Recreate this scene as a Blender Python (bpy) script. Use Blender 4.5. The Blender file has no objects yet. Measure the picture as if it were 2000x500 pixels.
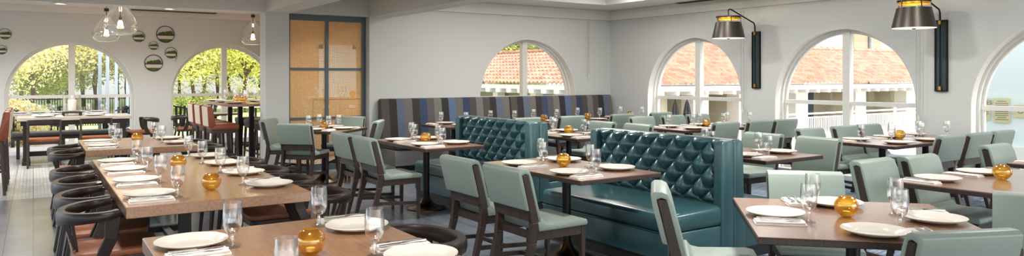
EXPO, SKY, SUN, LAMP = 0.13, .6, 1.7, 1.2
import bpy, bmesh, math, random
from mathutils import Vector, Matrix
random.seed(7)
S = bpy.context.scene
COL = S.collection
PI = math.pi
# ------------------------------------------------------------------ camera
F_PX, VX, HY, H = 1401.0, 65.0, 149.0, 1.5
YAW = math.atan((1000-VX)/F_PX)
cs, cc = math.sin(YAW), math.cos(YAW)
cam = bpy.data.cameras.new('camera'); co = bpy.data.objects.new('camera', cam); COL.objects.link(co)
co.location = (0, 0, H); co.rotation_euler = (PI/2, 0, -YAW)
cam.sensor_fit = 'HORIZONTAL'; cam.sensor_width = 36; cam.lens = 36*F_PX/2000
cam.shift_x = 0; cam.shift_y = -(250-HY)/2000
cam.clip_start = .05; cam.clip_end = 400
S.camera = co
# ------------------------------------------------------------------ materials
def srgb(r, g, b):
    f = lambda v: (v/255/12.92) if v/255 <= .04045 else ((v/255+.055)/1.055)**2.4
    return (f(r), f(g), f(b), 1)
def newmat(name):
    m = bpy.data.materials.new(name); m.use_nodes = True
    nt = m.node_tree
    return m, nt, nt.nodes['Principled BSDF']
def N(nt, t, **kw):
    n = nt.nodes.new(t)
    for k, v in kw.items():
        if k in n.inputs: n.inputs[k].default_value = v
        else: setattr(n, k, v)
    return n
def L(nt, a, b): nt.links.new(a, b)
def plain(name, rgb, rough=.5, metal=0, noise=.0, scale=20, spec=.5, bump=0, bscale=200, coat=0):
    m, nt, p = newmat(name)
    p.inputs['Base Color'].default_value = srgb(*rgb)
    p.inputs['Roughness'].default_value = rough; p.inputs['Metallic'].default_value = metal
    p.inputs['Specular IOR Level'].default_value = spec
    if coat: p.inputs['Coat Weight'].default_value = coat; p.inputs['Coat Roughness'].default_value = .15
    tc = N(nt, 'ShaderNodeTexCoord')
    if noise:
        nz = N(nt, 'ShaderNodeTexNoise', Scale=scale, Detail=3.0); L(nt, tc.outputs['Object'], nz.inputs['Vector'])
        mx = N(nt, 'ShaderNodeMix', data_type='RGBA')
        c = srgb(*rgb)
        mx.inputs[6].default_value = tuple(v*(1-noise) for v in c[:3])+(1,)
        mx.inputs[7].default_value = tuple(min(1, v*(1+noise)) for v in c[:3])+(1,)
        L(nt, nz.outputs['Fac'], mx.inputs[0]); L(nt, mx.outputs[2], p.inputs['Base Color'])
    if bump:
        nb = N(nt, 'ShaderNodeTexNoise', Scale=bscale, Detail=2.0); L(nt, tc.outputs['Object'], nb.inputs['Vector'])
        bp = N(nt, 'ShaderNodeBump', Strength=bump, Distance=.01); L(nt, nb.outputs['Fac'], bp.inputs['Height']); L(nt, bp.outputs['Normal'], p.inputs['Normal'])
    return m
def wood(name, c1, c2, rough=.4, axis='Y', scale=6, stretch=14, coat=0):
    m, nt, p = newmat(name)
    tc = N(nt, 'ShaderNodeTexCoord'); mp = N(nt, 'ShaderNodeMapping')
    sc = [stretch, stretch, stretch]; sc['XYZ'.index(axis)] = 1.0
    mp.inputs['Scale'].default_value = sc
    L(nt, tc.outputs['Object'], mp.inputs['Vector'])
    nz = N(nt, 'ShaderNodeTexNoise', Scale=scale, Detail=5.0, Roughness=.65); L(nt, mp.outputs['Vector'], nz.inputs['Vector'])
    rp = N(nt, 'ShaderNodeValToRGB')
    rp.color_ramp.elements[0].position = .3; rp.color_ramp.elements[0].color = srgb(*c1)
    rp.color_ramp.elements[1].position = .72; rp.color_ramp.elements[1].color = srgb(*c2)
    L(nt, nz.outputs['Fac'], rp.inputs['Fac']); L(nt, rp.outputs['Color'], p.inputs['Base Color'])
    p.inputs['Roughness'].default_value = rough
    if coat: p.inputs['Coat Weight'].default_value = coat; p.inputs['Coat Roughness'].default_value = .2
    bp = N(nt, 'ShaderNodeBump', Strength=.08, Distance=.01); L(nt, nz.outputs['Fac'], bp.inputs['Height']); L(nt, bp.outputs['Normal'], p.inputs['Normal'])
    return m
def clear(name, tint=(1, 1, 1), base=.04, edge=.55, power=.25, rough=.02, gloss=(1, 1, 1), rim=None):
    m = bpy.data.materials.new(name); m.use_nodes = True; nt = m.node_tree; nt.nodes.clear()
    o = N(nt, 'ShaderNodeOutputMaterial'); t = N(nt, 'ShaderNodeBsdfTransparent'); g = N(nt, 'ShaderNodeBsdfGlossy')
    t.inputs['Color'].default_value = tint+(1,); g.inputs['Roughness'].default_value = rough; g.inputs['Color'].default_value = gloss+(1,)
    lw = N(nt, 'ShaderNodeLayerWeight', Blend=power)
    mr = N(nt, 'ShaderNodeMapRange'); mr.inputs['To Min'].default_value = base; mr.inputs['To Max'].default_value = edge
    L(nt, lw.outputs['Facing'], mr.inputs['Value'])
    if rim:
        cm = N(nt, 'ShaderNodeMix', data_type='RGBA'); cm.inputs[6].default_value = tint+(1,); cm.inputs[7].default_value = rim+(1,); L(nt, lw.outputs['Facing'], cm.inputs[0]); L(nt, cm.outputs[2], t.inputs['Color'])
    mx = N(nt, 'ShaderNodeMixShader'); L(nt, mr.outputs['Result'], mx.inputs['Fac']); L(nt, t.outputs['BSDF'], mx.inputs[1]); L(nt, g.outputs['BSDF'], mx.inputs[2])
    L(nt, mx.outputs['Shader'], o.inputs['Surface'])
    return m
def emit(name, rgb, s):
    m = bpy.data.materials.new(name); m.use_nodes = True; nt = m.node_tree; nt.nodes.clear()
    o = N(nt, 'ShaderNodeOutputMaterial'); e = N(nt, 'ShaderNodeEmission'); e.inputs['Color'].default_value = srgb(*rgb); e.inputs['Strength'].default_value = s
    L(nt, e.outputs['Emission'], o.inputs['Surface']); return m
M = {}
M['wall'] = plain('wall_paint', (203, 205, 203), .75, noise=.015, scale=2)
M['ceil'] = plain('ceiling_paint', (222, 218, 212), .8)
M['white'] = plain('white_paint', (222, 221, 215), .45)
M['sage'] = plain('sage_leather', (137, 150, 140), .42, noise=.05, scale=9, bump=.06, bscale=260)
M['teal'] = plain('teal_leather', (44, 80, 85), .3, noise=.12, scale=5, bump=.08, bscale=180, coat=.25)
M['dark'] = wood('dark_stained_wood', (38, 26, 22), (66, 48, 40), .42, 'Z')
M['black'] = plain('black_lacquered_wood', (40, 29, 24), .36, noise=.2, scale=30, spec=.35)
M['walnut'] = wood('walnut_top', (108, 70, 47), (148, 104, 74), .28, 'Y', 5, 12, coat=.8)
M['oak'] = wood('oak_top', (134, 92, 62), (168, 127, 94), .28, 'Y', 5, 12, coat=.8)
M['rust'] = plain('rust_leather', (132, 76, 46), .5, noise=.1, scale=14, bump=.1)
M['redrust'] = plain('red_rust_leather', (136, 68, 44), .38, noise=.08, scale=10)
M['cream'] = plain('cream_leather', (212, 196, 180), .5, noise=.04)
M['blackseat'] = plain('black_leather', (46, 44, 46), .4, noise=.1)
M['bronze'] = plain('bronze_metal', (96, 74, 54), .28, metal=1)
M['steel'] = plain('black_steel', (30, 28, 28), .4, metal=.6)
M['chrome'] = plain('polished_cutlery_steel', (205, 203, 200), .18, metal=1)
M['china'] = plain('cream_china', (216, 209, 197), .14, spec=.6)
M['linen'] = plain('white_linen', (230, 224, 216), .85, noise=.03, scale=60, bump=.15, bscale=500)
M['glass'] = clear('clear_glass', (.99, .99, .99), .06, .75, .3, rim=(.84, .84, .83))
M['pane'] = clear('window_glass', (.975, .99, .985), .03, .35, .2, rough=.0)
M['bigglass'] = clear('pendant_glass', (.99, .99, .985), .035, .95, .22, rough=.05, rim=(.85, .85, .83))
M['water'] = clear('glass_foot', (.95, .95, .95), .14, .75, .4, rim=(.5, .5, .5))
M['bulb'] = emit('warm_bulb', (255, 205, 140), 22)
M['downlens'] = emit('downlight_lens', (255, 240, 215), 9)
M['lens'] = emit('lamp_diffuser', (255, 246, 235), 1.0)
M['brass'] = plain('brass', (206, 160, 78), .3, metal=1)
M['gilt'] = plain('gilded_inside', (226, 170, 60), .35, metal=.7)
M['gun'] = plain('brushed_bronze_shade', (84, 78, 72), .38, metal=.8)
M['slate'] = plain('teal_grey_metal', (60, 78, 84), .5, metal=.2)
M['frame'] = plain('screen_frame_steel', (88, 99, 104), .5, metal=.3)
M['mesh'] = plain('golden_wire', (222, 192, 148), .5, metal=.1)
M['plinth'] = plain('dark_plinth', (24, 22, 22), .5)
M['button'] = plain('leather_button', (18, 52, 58), .35)
M['candle'] = plain('white_wax', (250, 246, 236), .6)
M['moss'] = plain('moss', (74, 94, 38), .95, noise=.5, scale=40)
M['pebble'] = plain('white_pebble', (205, 200, 190), .9, noise=.15, scale=60)
M['cord'] = plain('cord_grey', (176, 172, 166), .8)
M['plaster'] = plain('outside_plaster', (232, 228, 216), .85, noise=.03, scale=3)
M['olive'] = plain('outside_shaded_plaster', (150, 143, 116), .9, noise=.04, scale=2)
M['darkglass'] = plain('dark_window_glass', (52, 66, 78), .12, noise=.2, scale=1)
M['paleblue'] = plain('pale_blue_plaster', (212, 224, 220), .85)
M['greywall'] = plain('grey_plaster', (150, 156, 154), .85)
M['trunk'] = plain('bark', (84, 68, 54), .95, noise=.3, scale=8)
M['deck'] = plain('patio_paving', (206, 198, 188), .8, noise=.08, scale=3)
M['umbrella'] = plain('charcoal_canvas', (42, 39, 36), .8)
M['postgrey'] = plain('blue_grey_post', (150, 162, 170), .7)
M['weave'] = plain('black_woven_cord', (28, 30, 32), .7)
M['signplate'] = plain('gold_sign_plate', (196, 190, 148), .6)
M['signink'] = plain('sign_lettering', (120, 116, 84), .7)
M['woodwall'] = wood('golden_wood_panel', (186, 140, 86), (214, 170, 112), .45, 'Z', 4, 8)
M['vent'] = plain('vent_brown', (112, 98, 84), .6)
M['deckwood'] = wood('patio_wood', (176, 126, 86), (206, 160, 116), .6, 'X', 5, 10)
def amber():
    m = bpy.data.materials.new('amber_glass'); m.use_nodes = True; nt = m.node_tree; nt.nodes.clear()
    o = N(nt, 'ShaderNodeOutputMaterial'); t = N(nt, 'ShaderNodeBsdfTransparent'); t.inputs['Color'].default_value = (.97, .83, .42, 1)
    g = N(nt, 'ShaderNodeBsdfGlossy', Roughness=.03); g.inputs['Color'].default_value = (1, .9, .7, 1)
    lc = N(nt, 'ShaderNodeLayerWeight', Blend=.5); cm = N(nt, 'ShaderNodeMix', data_type='RGBA'); cm.inputs[6].default_value = (1, .92, .6, 1); cm.inputs[7].default_value = (.74, .48, .1, 1); L(nt, lc.outputs['Facing'], cm.inputs[0]); L(nt, cm.outputs[2], t.inputs['Color'])
    d = N(nt, 'ShaderNodeBsdfTranslucent'); d.inputs['Color'].default_value = (.95, .66, .12, 1)
    m0 = N(nt, 'ShaderNodeMixShader', Fac=.14); L(nt, t.outputs[0], m0.inputs[1]); L(nt, d.outputs[0], m0.inputs[2])
    lw = N(nt, 'ShaderNodeLayerWeight', Blend=.3); mr = N(nt, 'ShaderNodeMapRange'); mr.inputs['To Min'].default_value = .06; mr.inputs['To Max'].default_value = .55
    L(nt, lw.outputs['Facing'], mr.inputs['Value']); mx = N(nt, 'ShaderNodeMixShader'); L(nt, mr.outputs[0], mx.inputs[0]); L(nt, m0.outputs[0], mx.inputs[1]); L(nt, g.outputs[0], mx.inputs[2])
    L(nt, mx.outputs[0], o.inputs['Surface']); return m
M['amber'] = amber()
def tilefloor():
    m, nt, p = newmat('slate_tile_floor')
    tc = N(nt, 'ShaderNodeTexCoord'); mp = N(nt, 'ShaderNodeMapping'); mp.inputs['Rotation'].default_value = (0, 0, PI/2)
    L(nt, tc.outputs['Object'], mp.inputs['Vector'])
    b = N(nt, 'ShaderNodeTexBrick', offset=.5); b.inputs['Scale'].default_value = 1; b.inputs['Brick Width'].default_value = .62; b.inputs['Row Height'].default_value = .215
    b.inputs['Mortar Size'].default_value = .0045; b.inputs['Mortar Smooth'].default_value = .1
    b.inputs['Color1'].default_value = srgb(80, 87, 95); b.inputs['Color2'].default_value = srgb(96, 103, 111); b.inputs['Mortar'].default_value = srgb(30, 30, 30)
    L(nt, mp.outputs['Vector'], b.inputs['Vector'])
    nz = N(nt, 'ShaderNodeTexNoise', Scale=9.0, Detail=6.0); L(nt, tc.outputs['Object'], nz.inputs['Vector'])
    mx = N(nt, 'ShaderNodeMix', data_type='RGBA', blend_type='MULTIPLY'); mx.inputs[0].default_value = .35
    L(nt, b.outputs['Color'], mx.inputs[6]); 
    rp = N(nt, 'ShaderNodeValToRGB'); rp.color_ramp.elements[0].color = (.55, .55, .55, 1); rp.color_ramp.elements[1].color = (1.3, 1.3, 1.3, 1)
    L(nt, nz.outputs['Fac'], rp.inputs['Fac']); L(nt, rp.outputs['Color'], mx.inputs[7]); L(nt, mx.outputs[2], p.inputs['Base Color'])
    p.inputs['Roughness'].default_value = .25; p.inputs['Specular IOR Level'].default_value = .9; p.inputs['Coat Weight'].default_value = .5; p.inputs['Coat Roughness'].default_value = .3
    bp = N(nt, 'ShaderNodeBump', Strength=.07, Distance=.01); L(nt, nz.outputs['Fac'], bp.inputs['Height']); L(nt, bp.outputs['Normal'], p.inputs['Normal'])
    return m
M['tile'] = tilefloor()
def glarefloor():  # floor tile in lighter tones, the window glare put into its colour
    m, nt, p = newmat('glare_whitened_mosaic_floor')
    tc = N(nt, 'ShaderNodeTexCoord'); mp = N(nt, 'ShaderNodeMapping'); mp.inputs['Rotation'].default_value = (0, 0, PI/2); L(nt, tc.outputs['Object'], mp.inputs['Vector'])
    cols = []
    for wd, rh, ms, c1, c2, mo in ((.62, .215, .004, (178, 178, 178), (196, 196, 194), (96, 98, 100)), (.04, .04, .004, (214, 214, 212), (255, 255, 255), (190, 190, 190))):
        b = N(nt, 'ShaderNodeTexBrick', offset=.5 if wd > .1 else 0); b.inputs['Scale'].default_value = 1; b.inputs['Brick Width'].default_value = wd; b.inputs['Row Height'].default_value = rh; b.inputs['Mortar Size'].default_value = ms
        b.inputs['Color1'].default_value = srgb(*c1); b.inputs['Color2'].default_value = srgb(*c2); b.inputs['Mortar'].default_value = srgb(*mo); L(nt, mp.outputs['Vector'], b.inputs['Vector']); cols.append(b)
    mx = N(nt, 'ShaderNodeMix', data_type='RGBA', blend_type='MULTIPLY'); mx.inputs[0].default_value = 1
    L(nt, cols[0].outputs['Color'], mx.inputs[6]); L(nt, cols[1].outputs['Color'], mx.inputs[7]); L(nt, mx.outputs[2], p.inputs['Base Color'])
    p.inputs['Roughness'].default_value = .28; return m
M['glarefloor'] = glarefloor()
def carpet():
    m, nt, p = newmat('blue_streaked_carpet')
    tc = N(nt, 'ShaderNodeTexCoord'); mp = N(nt, 'ShaderNodeMapping'); mp.inputs['Scale'].default_value = (3, 26, 1); mp.inputs['Rotation'].default_value = (0, 0, .5)
    L(nt, tc.outputs['Object'], mp.inputs['Vector']); nz = N(nt, 'ShaderNodeTexNoise', Scale=1.6, Detail=5.0, Roughness=.7); L(nt, mp.outputs['Vector'], nz.inputs['Vector'])
    rp = N(nt, 'ShaderNodeValToRGB'); e = rp.color_ramp.elements
    e[0].position = .32; e[0].color = srgb(66, 80, 98); e[1].position = .7; e[1].color = srgb(190, 194, 196)
    k = e.new(.5); k.color = srgb(116, 132, 150)
    L(nt, nz.outputs['Fac'], rp.inputs['Fac']); L(nt, rp.outputs['Color'], p.inputs['Base Color']); p.inputs['Roughness'].default_value = .95
    return m
M['carpet'] = carpet()
def stripes():
    m, nt, p = newmat('striped_banquette_fabric')
    tc = N(nt, 'ShaderNodeTexCoord'); sx = N(nt, 'ShaderNodeSeparateXYZ'); L(nt, tc.outputs['Object'], sx.inputs[0])
    a = N(nt, 'ShaderNodeMath', operation='MULTIPLY'); a.inputs[1].default_value = 1/1.95; L(nt, sx.outputs['X'], a.inputs[0])
    f = N(nt, 'ShaderNodeMath', operation='FRACT'); L(nt, a.outputs[0], f.inputs[0])
    rp = N(nt, 'ShaderNodeValToRGB'); rp.color_ramp.interpolation = 'CONSTANT'
    cols = [(84, 76, 70), (50, 46, 46), (96, 105, 124), (112, 108, 102), (58, 52, 50), (58, 70, 98), (90, 88, 88), (120, 116, 108), (46, 44, 46), (92, 107, 138), (104, 100, 94), (50, 61, 90), (76, 72, 70), (116, 114, 110)]
    e = rp.color_ramp.elements; e[0].position = 0; e[0].color = srgb(*cols[0]); e[1].position = 1/14; e[1].color = srgb(*cols[1])
    for i, c in enumerate(cols[2:], 2): k = e.new(i/14); k.color = srgb(*c)
    L(nt, f.outputs[0], rp.inputs['Fac']); L(nt, rp.outputs['Color'], p.inputs['Base Color']); p.inputs['Roughness'].default_value = .85
    nb = N(nt, 'ShaderNodeTexNoise', Scale=300.0); L(nt, tc.outputs['Object'], nb.inputs['Vector']); bp = N(nt, 'ShaderNodeBump', Strength=.2, Distance=.005)
    L(nt, nb.outputs['Fac'], bp.inputs['Height']); L(nt, bp.outputs['Normal'], p.inputs['Normal']); return m
M['stripe'] = stripes()
def rooftile():
    m, nt, p = newmat('terracotta_roof_tile')
    tc = N(nt, 'ShaderNodeTexCoord'); v = N(nt, 'ShaderNodeTexVoronoi', Scale=3.4); L(nt, tc.outputs['Object'], v.inputs['Vector'])
    sx = N(nt, 'ShaderNodeSeparateColor'); L(nt, v.outputs['Color'], sx.inputs[0])
    rp = N(nt, 'ShaderNodeValToRGB'); e = rp.color_ramp.elements
    e[0].color = srgb(176, 116, 92); e[1].color = srgb(206, 150, 124)
    L(nt, sx.outputs[0], rp.inputs['Fac']); L(nt, rp.outputs['Color'], p.inputs['Base Color']); p.inputs['Roughness'].default_value = .85; return m
M['rooftile'] = rooftile()
def leafmat(name, c1, c2):
    m = bpy.data.materials.new(name); m.use_nodes = True; nt = m.node_tree; p = nt.nodes['Principled BSDF']; out = nt.nodes['Material Output']
    tc = N(nt, 'ShaderNodeTexCoord'); nz = N(nt, 'ShaderNodeTexNoise', Scale=1.4, Detail=4.0); L(nt, tc.outputs['Object'], nz.inputs['Vector'])
    rp = N(nt, 'ShaderNodeValToRGB'); e = rp.color_ramp.elements; e[0].position = .35; e[0].color = srgb(*c1); e[1].position = .65; e[1].color = srgb(*c2)
    L(nt, nz.outputs['Fac'], rp.inputs['Fac']); L(nt, rp.outputs['Color'], p.inputs['Base Color']); p.inputs['Roughness'].default_value = .7
    t = N(nt, 'ShaderNodeBsdfTranslucent'); L(nt, rp.outputs['Color'], t.inputs['Color']); mx = N(nt, 'ShaderNodeMixShader', Fac=.5)
    L(nt, p.outputs[0], mx.inputs[1]); L(nt, t.outputs[0], mx.inputs[2]); L(nt, mx.outputs[0], out.inputs['Surface']); return m
M['leafA'] = leafmat('sunny_leaf', (206, 206, 110), (250, 244, 176))
M['leafB'] = leafmat('olive_leaf', (208, 196, 136), (250, 238, 196))
M['leafC'] = leafmat('green_leaf', (146, 164, 92), (212, 216, 140))
M['lawn'] = plain('lawn_grass', (190, 202, 132), .95, noise=.25, scale=1.2)
# ------------------------------------------------------------------ mesh builder
class MB:
    def __init__(s): s.v = []; s.f = []
    def add(s, vs, fs, mat=None):
        b = len(s.v)
        s.v += [tuple(mat @ Vector(v)) if mat else tuple(v) for v in vs]
        s.f += [tuple(b+i for i in f) for f in fs]; return s
    def box(s, x0, x1, y0, y1, z0, z1, mat=None):
        vs = [(x, y, z) for z in (z0, z1) for y in (y0, y1) for x in (x0, x1)]
        return s.add(vs, [(0, 2, 3, 1), (4, 5, 7, 6), (0, 1, 5, 4), (2, 6, 7, 3), (0, 4, 6, 2), (1, 3, 7, 5)], mat)
    def cbox(s, c, d, mat=None):
        return s.box(c[0]-d[0]/2, c[0]+d[0]/2, c[1]-d[1]/2, c[1]+d[1]/2, c[2]-d[2]/2, c[2]+d[2]/2, mat)
    def bar(s, p, q, w, h, up=(0, 0, 1), w2=None, h2=None):
        p, q = Vector(p), Vector(q); d = (q-p).normalized(); u = Vector(up)
        x = d.cross(u)
        if x.length < 1e-4: x = d.cross(Vector((0, 1, 0)))
        x.normalize(); u = x.cross(d).normalized(); w2 = w2 or w; h2 = h2 or h; vs = []
        for P, W, HH in ((p, w, h), (q, w2, h2)):
            for a, b in ((-1, -1), (1, -1), (1, 1), (-1, 1)): vs.append(P+x*a*W/2+u*b*HH/2)
        return s.add(vs, [(3, 2, 1, 0), (4, 5, 6, 7), (0, 1, 5, 4), (1, 2, 6, 5), (2, 3, 7, 6), (3, 0, 4, 7)])
    def sweep(s, path, sec, up=(0, 0, 1), scale=None, closed=False, caps=True):
        # sec: list of (a,b) in frame (side, up)
        n = len(sec); pts = [Vector(p) for p in path]; m = len(pts); vs = []
        for i, P in enumerate(pts):
            if closed: d = pts[(i+1) % m]-pts[i-1]
            else: d = pts[min(i+1, m-1)]-pts[max(i-1, 0)]
            d.normalize(); u = Vector(up); x = d.cross(u)
            if x.length < 1e-4: x = d.cross(Vector((0, 1, 0)))
            x.normalize(); w = x.cross(d)
            sc = scale[i] if scale else (1, 1)
            if not isinstance(sc, tuple): sc = (sc, sc)
            vs += [P+x*a*sc[0]+w*b*sc[1] for a, b in sec]
        fs = []
        for i in range(m if closed else m-1):
            j = (i+1) % m
            for k in range(n): fs.append((i*n+k, i*n+(k+1) % n, j*n+(k+1) % n, j*n+k))
        if caps and not closed: fs += [tuple(reversed(range(n))), tuple((m-1)*n+k for k in range(n))]
        return s.add(vs, fs)
    def tube(s, path, r, n=8, closed=False, scale=None):
        return s.sweep(path, [(r*math.cos(2*PI*k/n), r*math.sin(2*PI*k/n)) for k in range(n)], closed=closed, scale=scale)
    def lathe(s, prof, n=24, c=(0, 0, 0), mat=None):
        vs, fs = [], []; m = len(prof)
        for r, z in prof:
            for k in range(n):
                a = 2*PI*k/n; vs.append((c[0]+r*math.cos(a), c[1]+r*math.sin(a), c[2]+z))
        for i in range(m-1):
            for k in range(n): fs.append((i*n+k, i*n+(k+1) % n, (i+1)*n+(k+1) % n, (i+1)*n+k))
        if prof[0][0] > 1e-5: pass
        return s.add(vs, fs, mat)
    def prism(s, poly, x0, x1, axis='x', mat=None):
        # poly in (y,z) extruded along x ; axis 'z': poly (x,y) along z ; 'y': poly (x,z) along y
        n = len(poly)
        def P(a, b, t): return (t, a, b) if axis == 'x' else ((a, b, t) if axis == 'z' else (a, t, b))
        vs = [P(a, b, x0) for a, b in poly]+[P(a, b, x1) for a, b in poly]
        return s.add(vs, [tuple(reversed(range(n))), tuple(range(n, 2*n))]+[(i, (i+1) % n, n+(i+1) % n, n+i) for i in range(n)], mat)
    def mesh(s, name, mat, smooth=False, bevel=0, seg=2, weld=False):
        me = bpy.data.meshes.new(name); me.from_pydata(s.v, [], s.f); bm = bmesh.new(); bm.from_mesh(me)
        if weld: bmesh.ops.remove_doubles(bm, verts=bm.verts, dist=1e-5)
        bmesh.ops.recalc_face_normals(bm, faces=bm.faces)
        if bevel:
            ed = [e for e in bm.edges if len(e.link_faces) == 2 and e.calc_face_angle(0) > .6]
            bmesh.ops.bevel(bm, geom=ed, offset=bevel, segments=seg, affect='EDGES', profile=.5, clamp_overlap=True)
        bm.to_mesh(me); bm.free(); me.materials.append(mat)
        if smooth:
            for p in me.polygons: p.use_smooth = True
            try: me.set_sharp_from_angle(angle=.75)
            except Exception: pass
        me.update(); return me
    def build(s, name, mat, parent=None, smooth=False, bevel=0, seg=2, loc=None, rotz=None, **kw):
        if isinstance(mat, str): mat = M[mat]
        o = bpy.data.objects.new(name, s.mesh(name, mat, smooth, bevel, seg)); COL.objects.link(o)
        if parent is not None: o.parent = parent
        if loc: o.location = loc
        if rotz is not None: o.rotation_euler = (0, 0, rotz)
        return o
def tag(o, label, cat, group=None, kind=None):
    o['label'] = label; o['category'] = cat
    if group: o['group'] = group
    if kind: o['kind'] = kind
    return o
def thing(name, label, cat, loc=(0, 0, 0), rotz=0, group=None):
    o = bpy.data.objects.new(name, None); o.empty_display_size = .05; COL.objects.link(o)
    o.location = loc; o.rotation_euler = (0, 0, rotz); return tag(o, label, cat, group)
KIDS = {}
def kids(o):
    return [c for c in o.children]
def dup(root, label, loc, rotz=0, group=None, scale=None):
    r = root.copy(); COL.objects.link(r); r.location = loc; r.rotation_euler = (0, 0, rotz); r['label'] = label
    if group: r['group'] = group
    if scale: r.scale = scale
    for ch in list(root.children):
        c = ch.copy(); COL.objects.link(c); c.parent = r
        for g in list(ch.children):
            d = g.copy(); COL.objects.link(d); d.parent = c
    return r
class Proto:
    """first use places the built thing itself, later uses copy it"""
    def __init__(s, make): s.make = make; s.o = None
    def put(s, label, loc, rotz=0, group=None, scale=None):
        if s.o is None:
            s.o = s.make(); o = s.o; o['label'] = label; o.location = loc; o.rotation_euler = (0, 0, rotz)
            if group: o['group'] = group
            if scale: o.scale = scale
            return o
        return dup(s.o, label, loc, rotz, group, scale)
def struct(o): o['kind'] = 'structure'; return o
def head(fx, fy): return math.atan2(-fx, fy)      # rotz so that local +Y points along (fx,fy)
# ------------------------------------------------------------------ setting
XR, YB, YL, TH = 9.8, 11.07, 16.5, .33
R_ARCH, SPR, SILL = 1.1, 1.1, .06
def arch_wall(name, mp, u0, u1, z0, z1, centres, mat, th=TH, sill=None):
    """mp(u, z, t) -> xyz, t = depth into the wall"""
    mb = MB(); n = 28
    def quad(pts):
        # pts (u,z) polygon, both faces
        a = [mp(u, z, 0) for u, z in pts]; b = [mp(u, z, th) for u, z in pts]
        mb.add(a, [tuple(range(len(a)))]); mb.add(b, [tuple(reversed(range(len(b))))])
    sl = SILL if sill is None else sill
    edges = [u0]
    for c in centres: edges += [c-R_ARCH, c+R_ARCH]
    edges.append(u1)
    for i in range(0, len(edges), 2): quad([(edges[i], z0), (edges[i+1], z0), (edges[i+1], z1), (edges[i], z1)])
    for c in centres:
        quad([(c-R_ARCH, z0), (c+R_ARCH, z0), (c+R_ARCH, sl), (c-R_ARCH, sl)])
        arc = [(c-R_ARCH*math.cos(PI*k/n), SPR+R_ARCH*math.sin(PI*k/n)) for k in range(n+1)]
        for (a, za), (b, zb) in zip(arc, arc[1:]): quad([(a, za), (b, zb), (b, z1), (a, z1)])
        loop = [(c-R_ARCH, sl)]+arc+[(c+R_ARCH, sl)]
        for p, q in zip(loop, loop[1:]+loop[:1]):
            mb.add([mp(*p, 0), mp(*q, 0), mp(*q, th), mp(*p, th)], [(0, 1, 2, 3)])
    for (a, za), (b, zb) in (((u0, z0), (u1, z0)), ((u1, z0), (u1, z1)), ((u1, z1), (u0, z1)), ((u0, z1), (u0, z0))):
        mb.add([mp(a, za, 0), mp(b, zb, 0), mp(b, zb, th), mp(a, za, th)], [(0, 1, 2, 3)])
    return struct(mb.build(name, mat))
mpR = lambda u, z, t: (XR+t, u, z)
mpB = lambda u, z, t: (u, YB+t, z)
mpL = lambda u, z, t: (u, YL+t, z)
CR, CB, CL = [8.9, 6.06, 3.2, .35], [7.79], [.635, 3.5, -2.25]
CT = 3.05
arch_wall('wall_right', mpR, -4, YB+TH, 0, CT, sorted(CR), 'wall')
arch_wall('wall_back', mpB, 4.58, XR, 0, CT, CB, 'wall')
arch_wall('wall_left', mpL, -6, 5.7, 0, CT, sorted(CL), 'wall')
struct(MB().box(2.92, 3.27, YB, YB+TH, 0, CT).build('wall_pillar', 'wall'))
struct(MB().box(3.27, 4.58, YB, YB+TH, 2.475, CT).build('wall_header', 'wall'))
struct(MB().box(5.7, 5.9, YB+TH, YL, 0, CT).build('wall_bar_side', 'woodwall'))
struct(MB().box(3.85, 5.7, 14.5, 14.7, 0, CT).build('wall_bar_back', 'woodwall'))
# floors
struct(MB().box(-6, 5.1, -4, 10.6, -.15, 0).build('floor', 'tile'))
struct(MB().box(5.1, XR, -4, YB, -.15, 0).build('floor_carpet', 'carpet'))
fl = MB(); fl.box(-6, 5.1, 10.6, YL, -.15, 0); fl.box(5.1, 5.7, YB, YL, -.15, 0); struct(fl.build('floor_bar', 'glarefloor'))
# ceilings
def slab(x0, x1, y0, y1, z, name, t=.12): return struct(MB().box(x0, x1, y0, y1, z, z+t).build(name, 'ceil'))
SO = 2.825
slab(-6, 2.92, -4, YB, 2.9, 'ceiling_dining'); slab(3.27, 4.58, -4, YB, 2.9, 'ceiling_middle')
slab(-6, 5.9, YB+TH, YL+.3, 2.86, 'ceiling_bar')
cl = MB()
cl.box(4.93, XR, YB-.94, YB, SO, CT+.1); cl.box(XR-.94, XR, -4, YB-.94, SO, CT+.1); cl.box(4.93, 5.6, -4, YB-.94, SO, CT+.1)
cl.box(5.6, XR-.94, -4, YB-.94, CT, CT+.1); struct(cl.build('ceiling_tray', 'ceil'))
struct(MB().box(4.58, 4.93, -4, YB, 2.47, CT).build('trim_1', 'ceil'))
struct(MB().box(2.92, 3.27, -4, YB, 2.47, CT).build('trim_2', 'ceil'))
struct(MB().box(-6, 2.92, YB, YB+TH, 2.47, CT).build('trim_3', 'ceil'))
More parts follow.
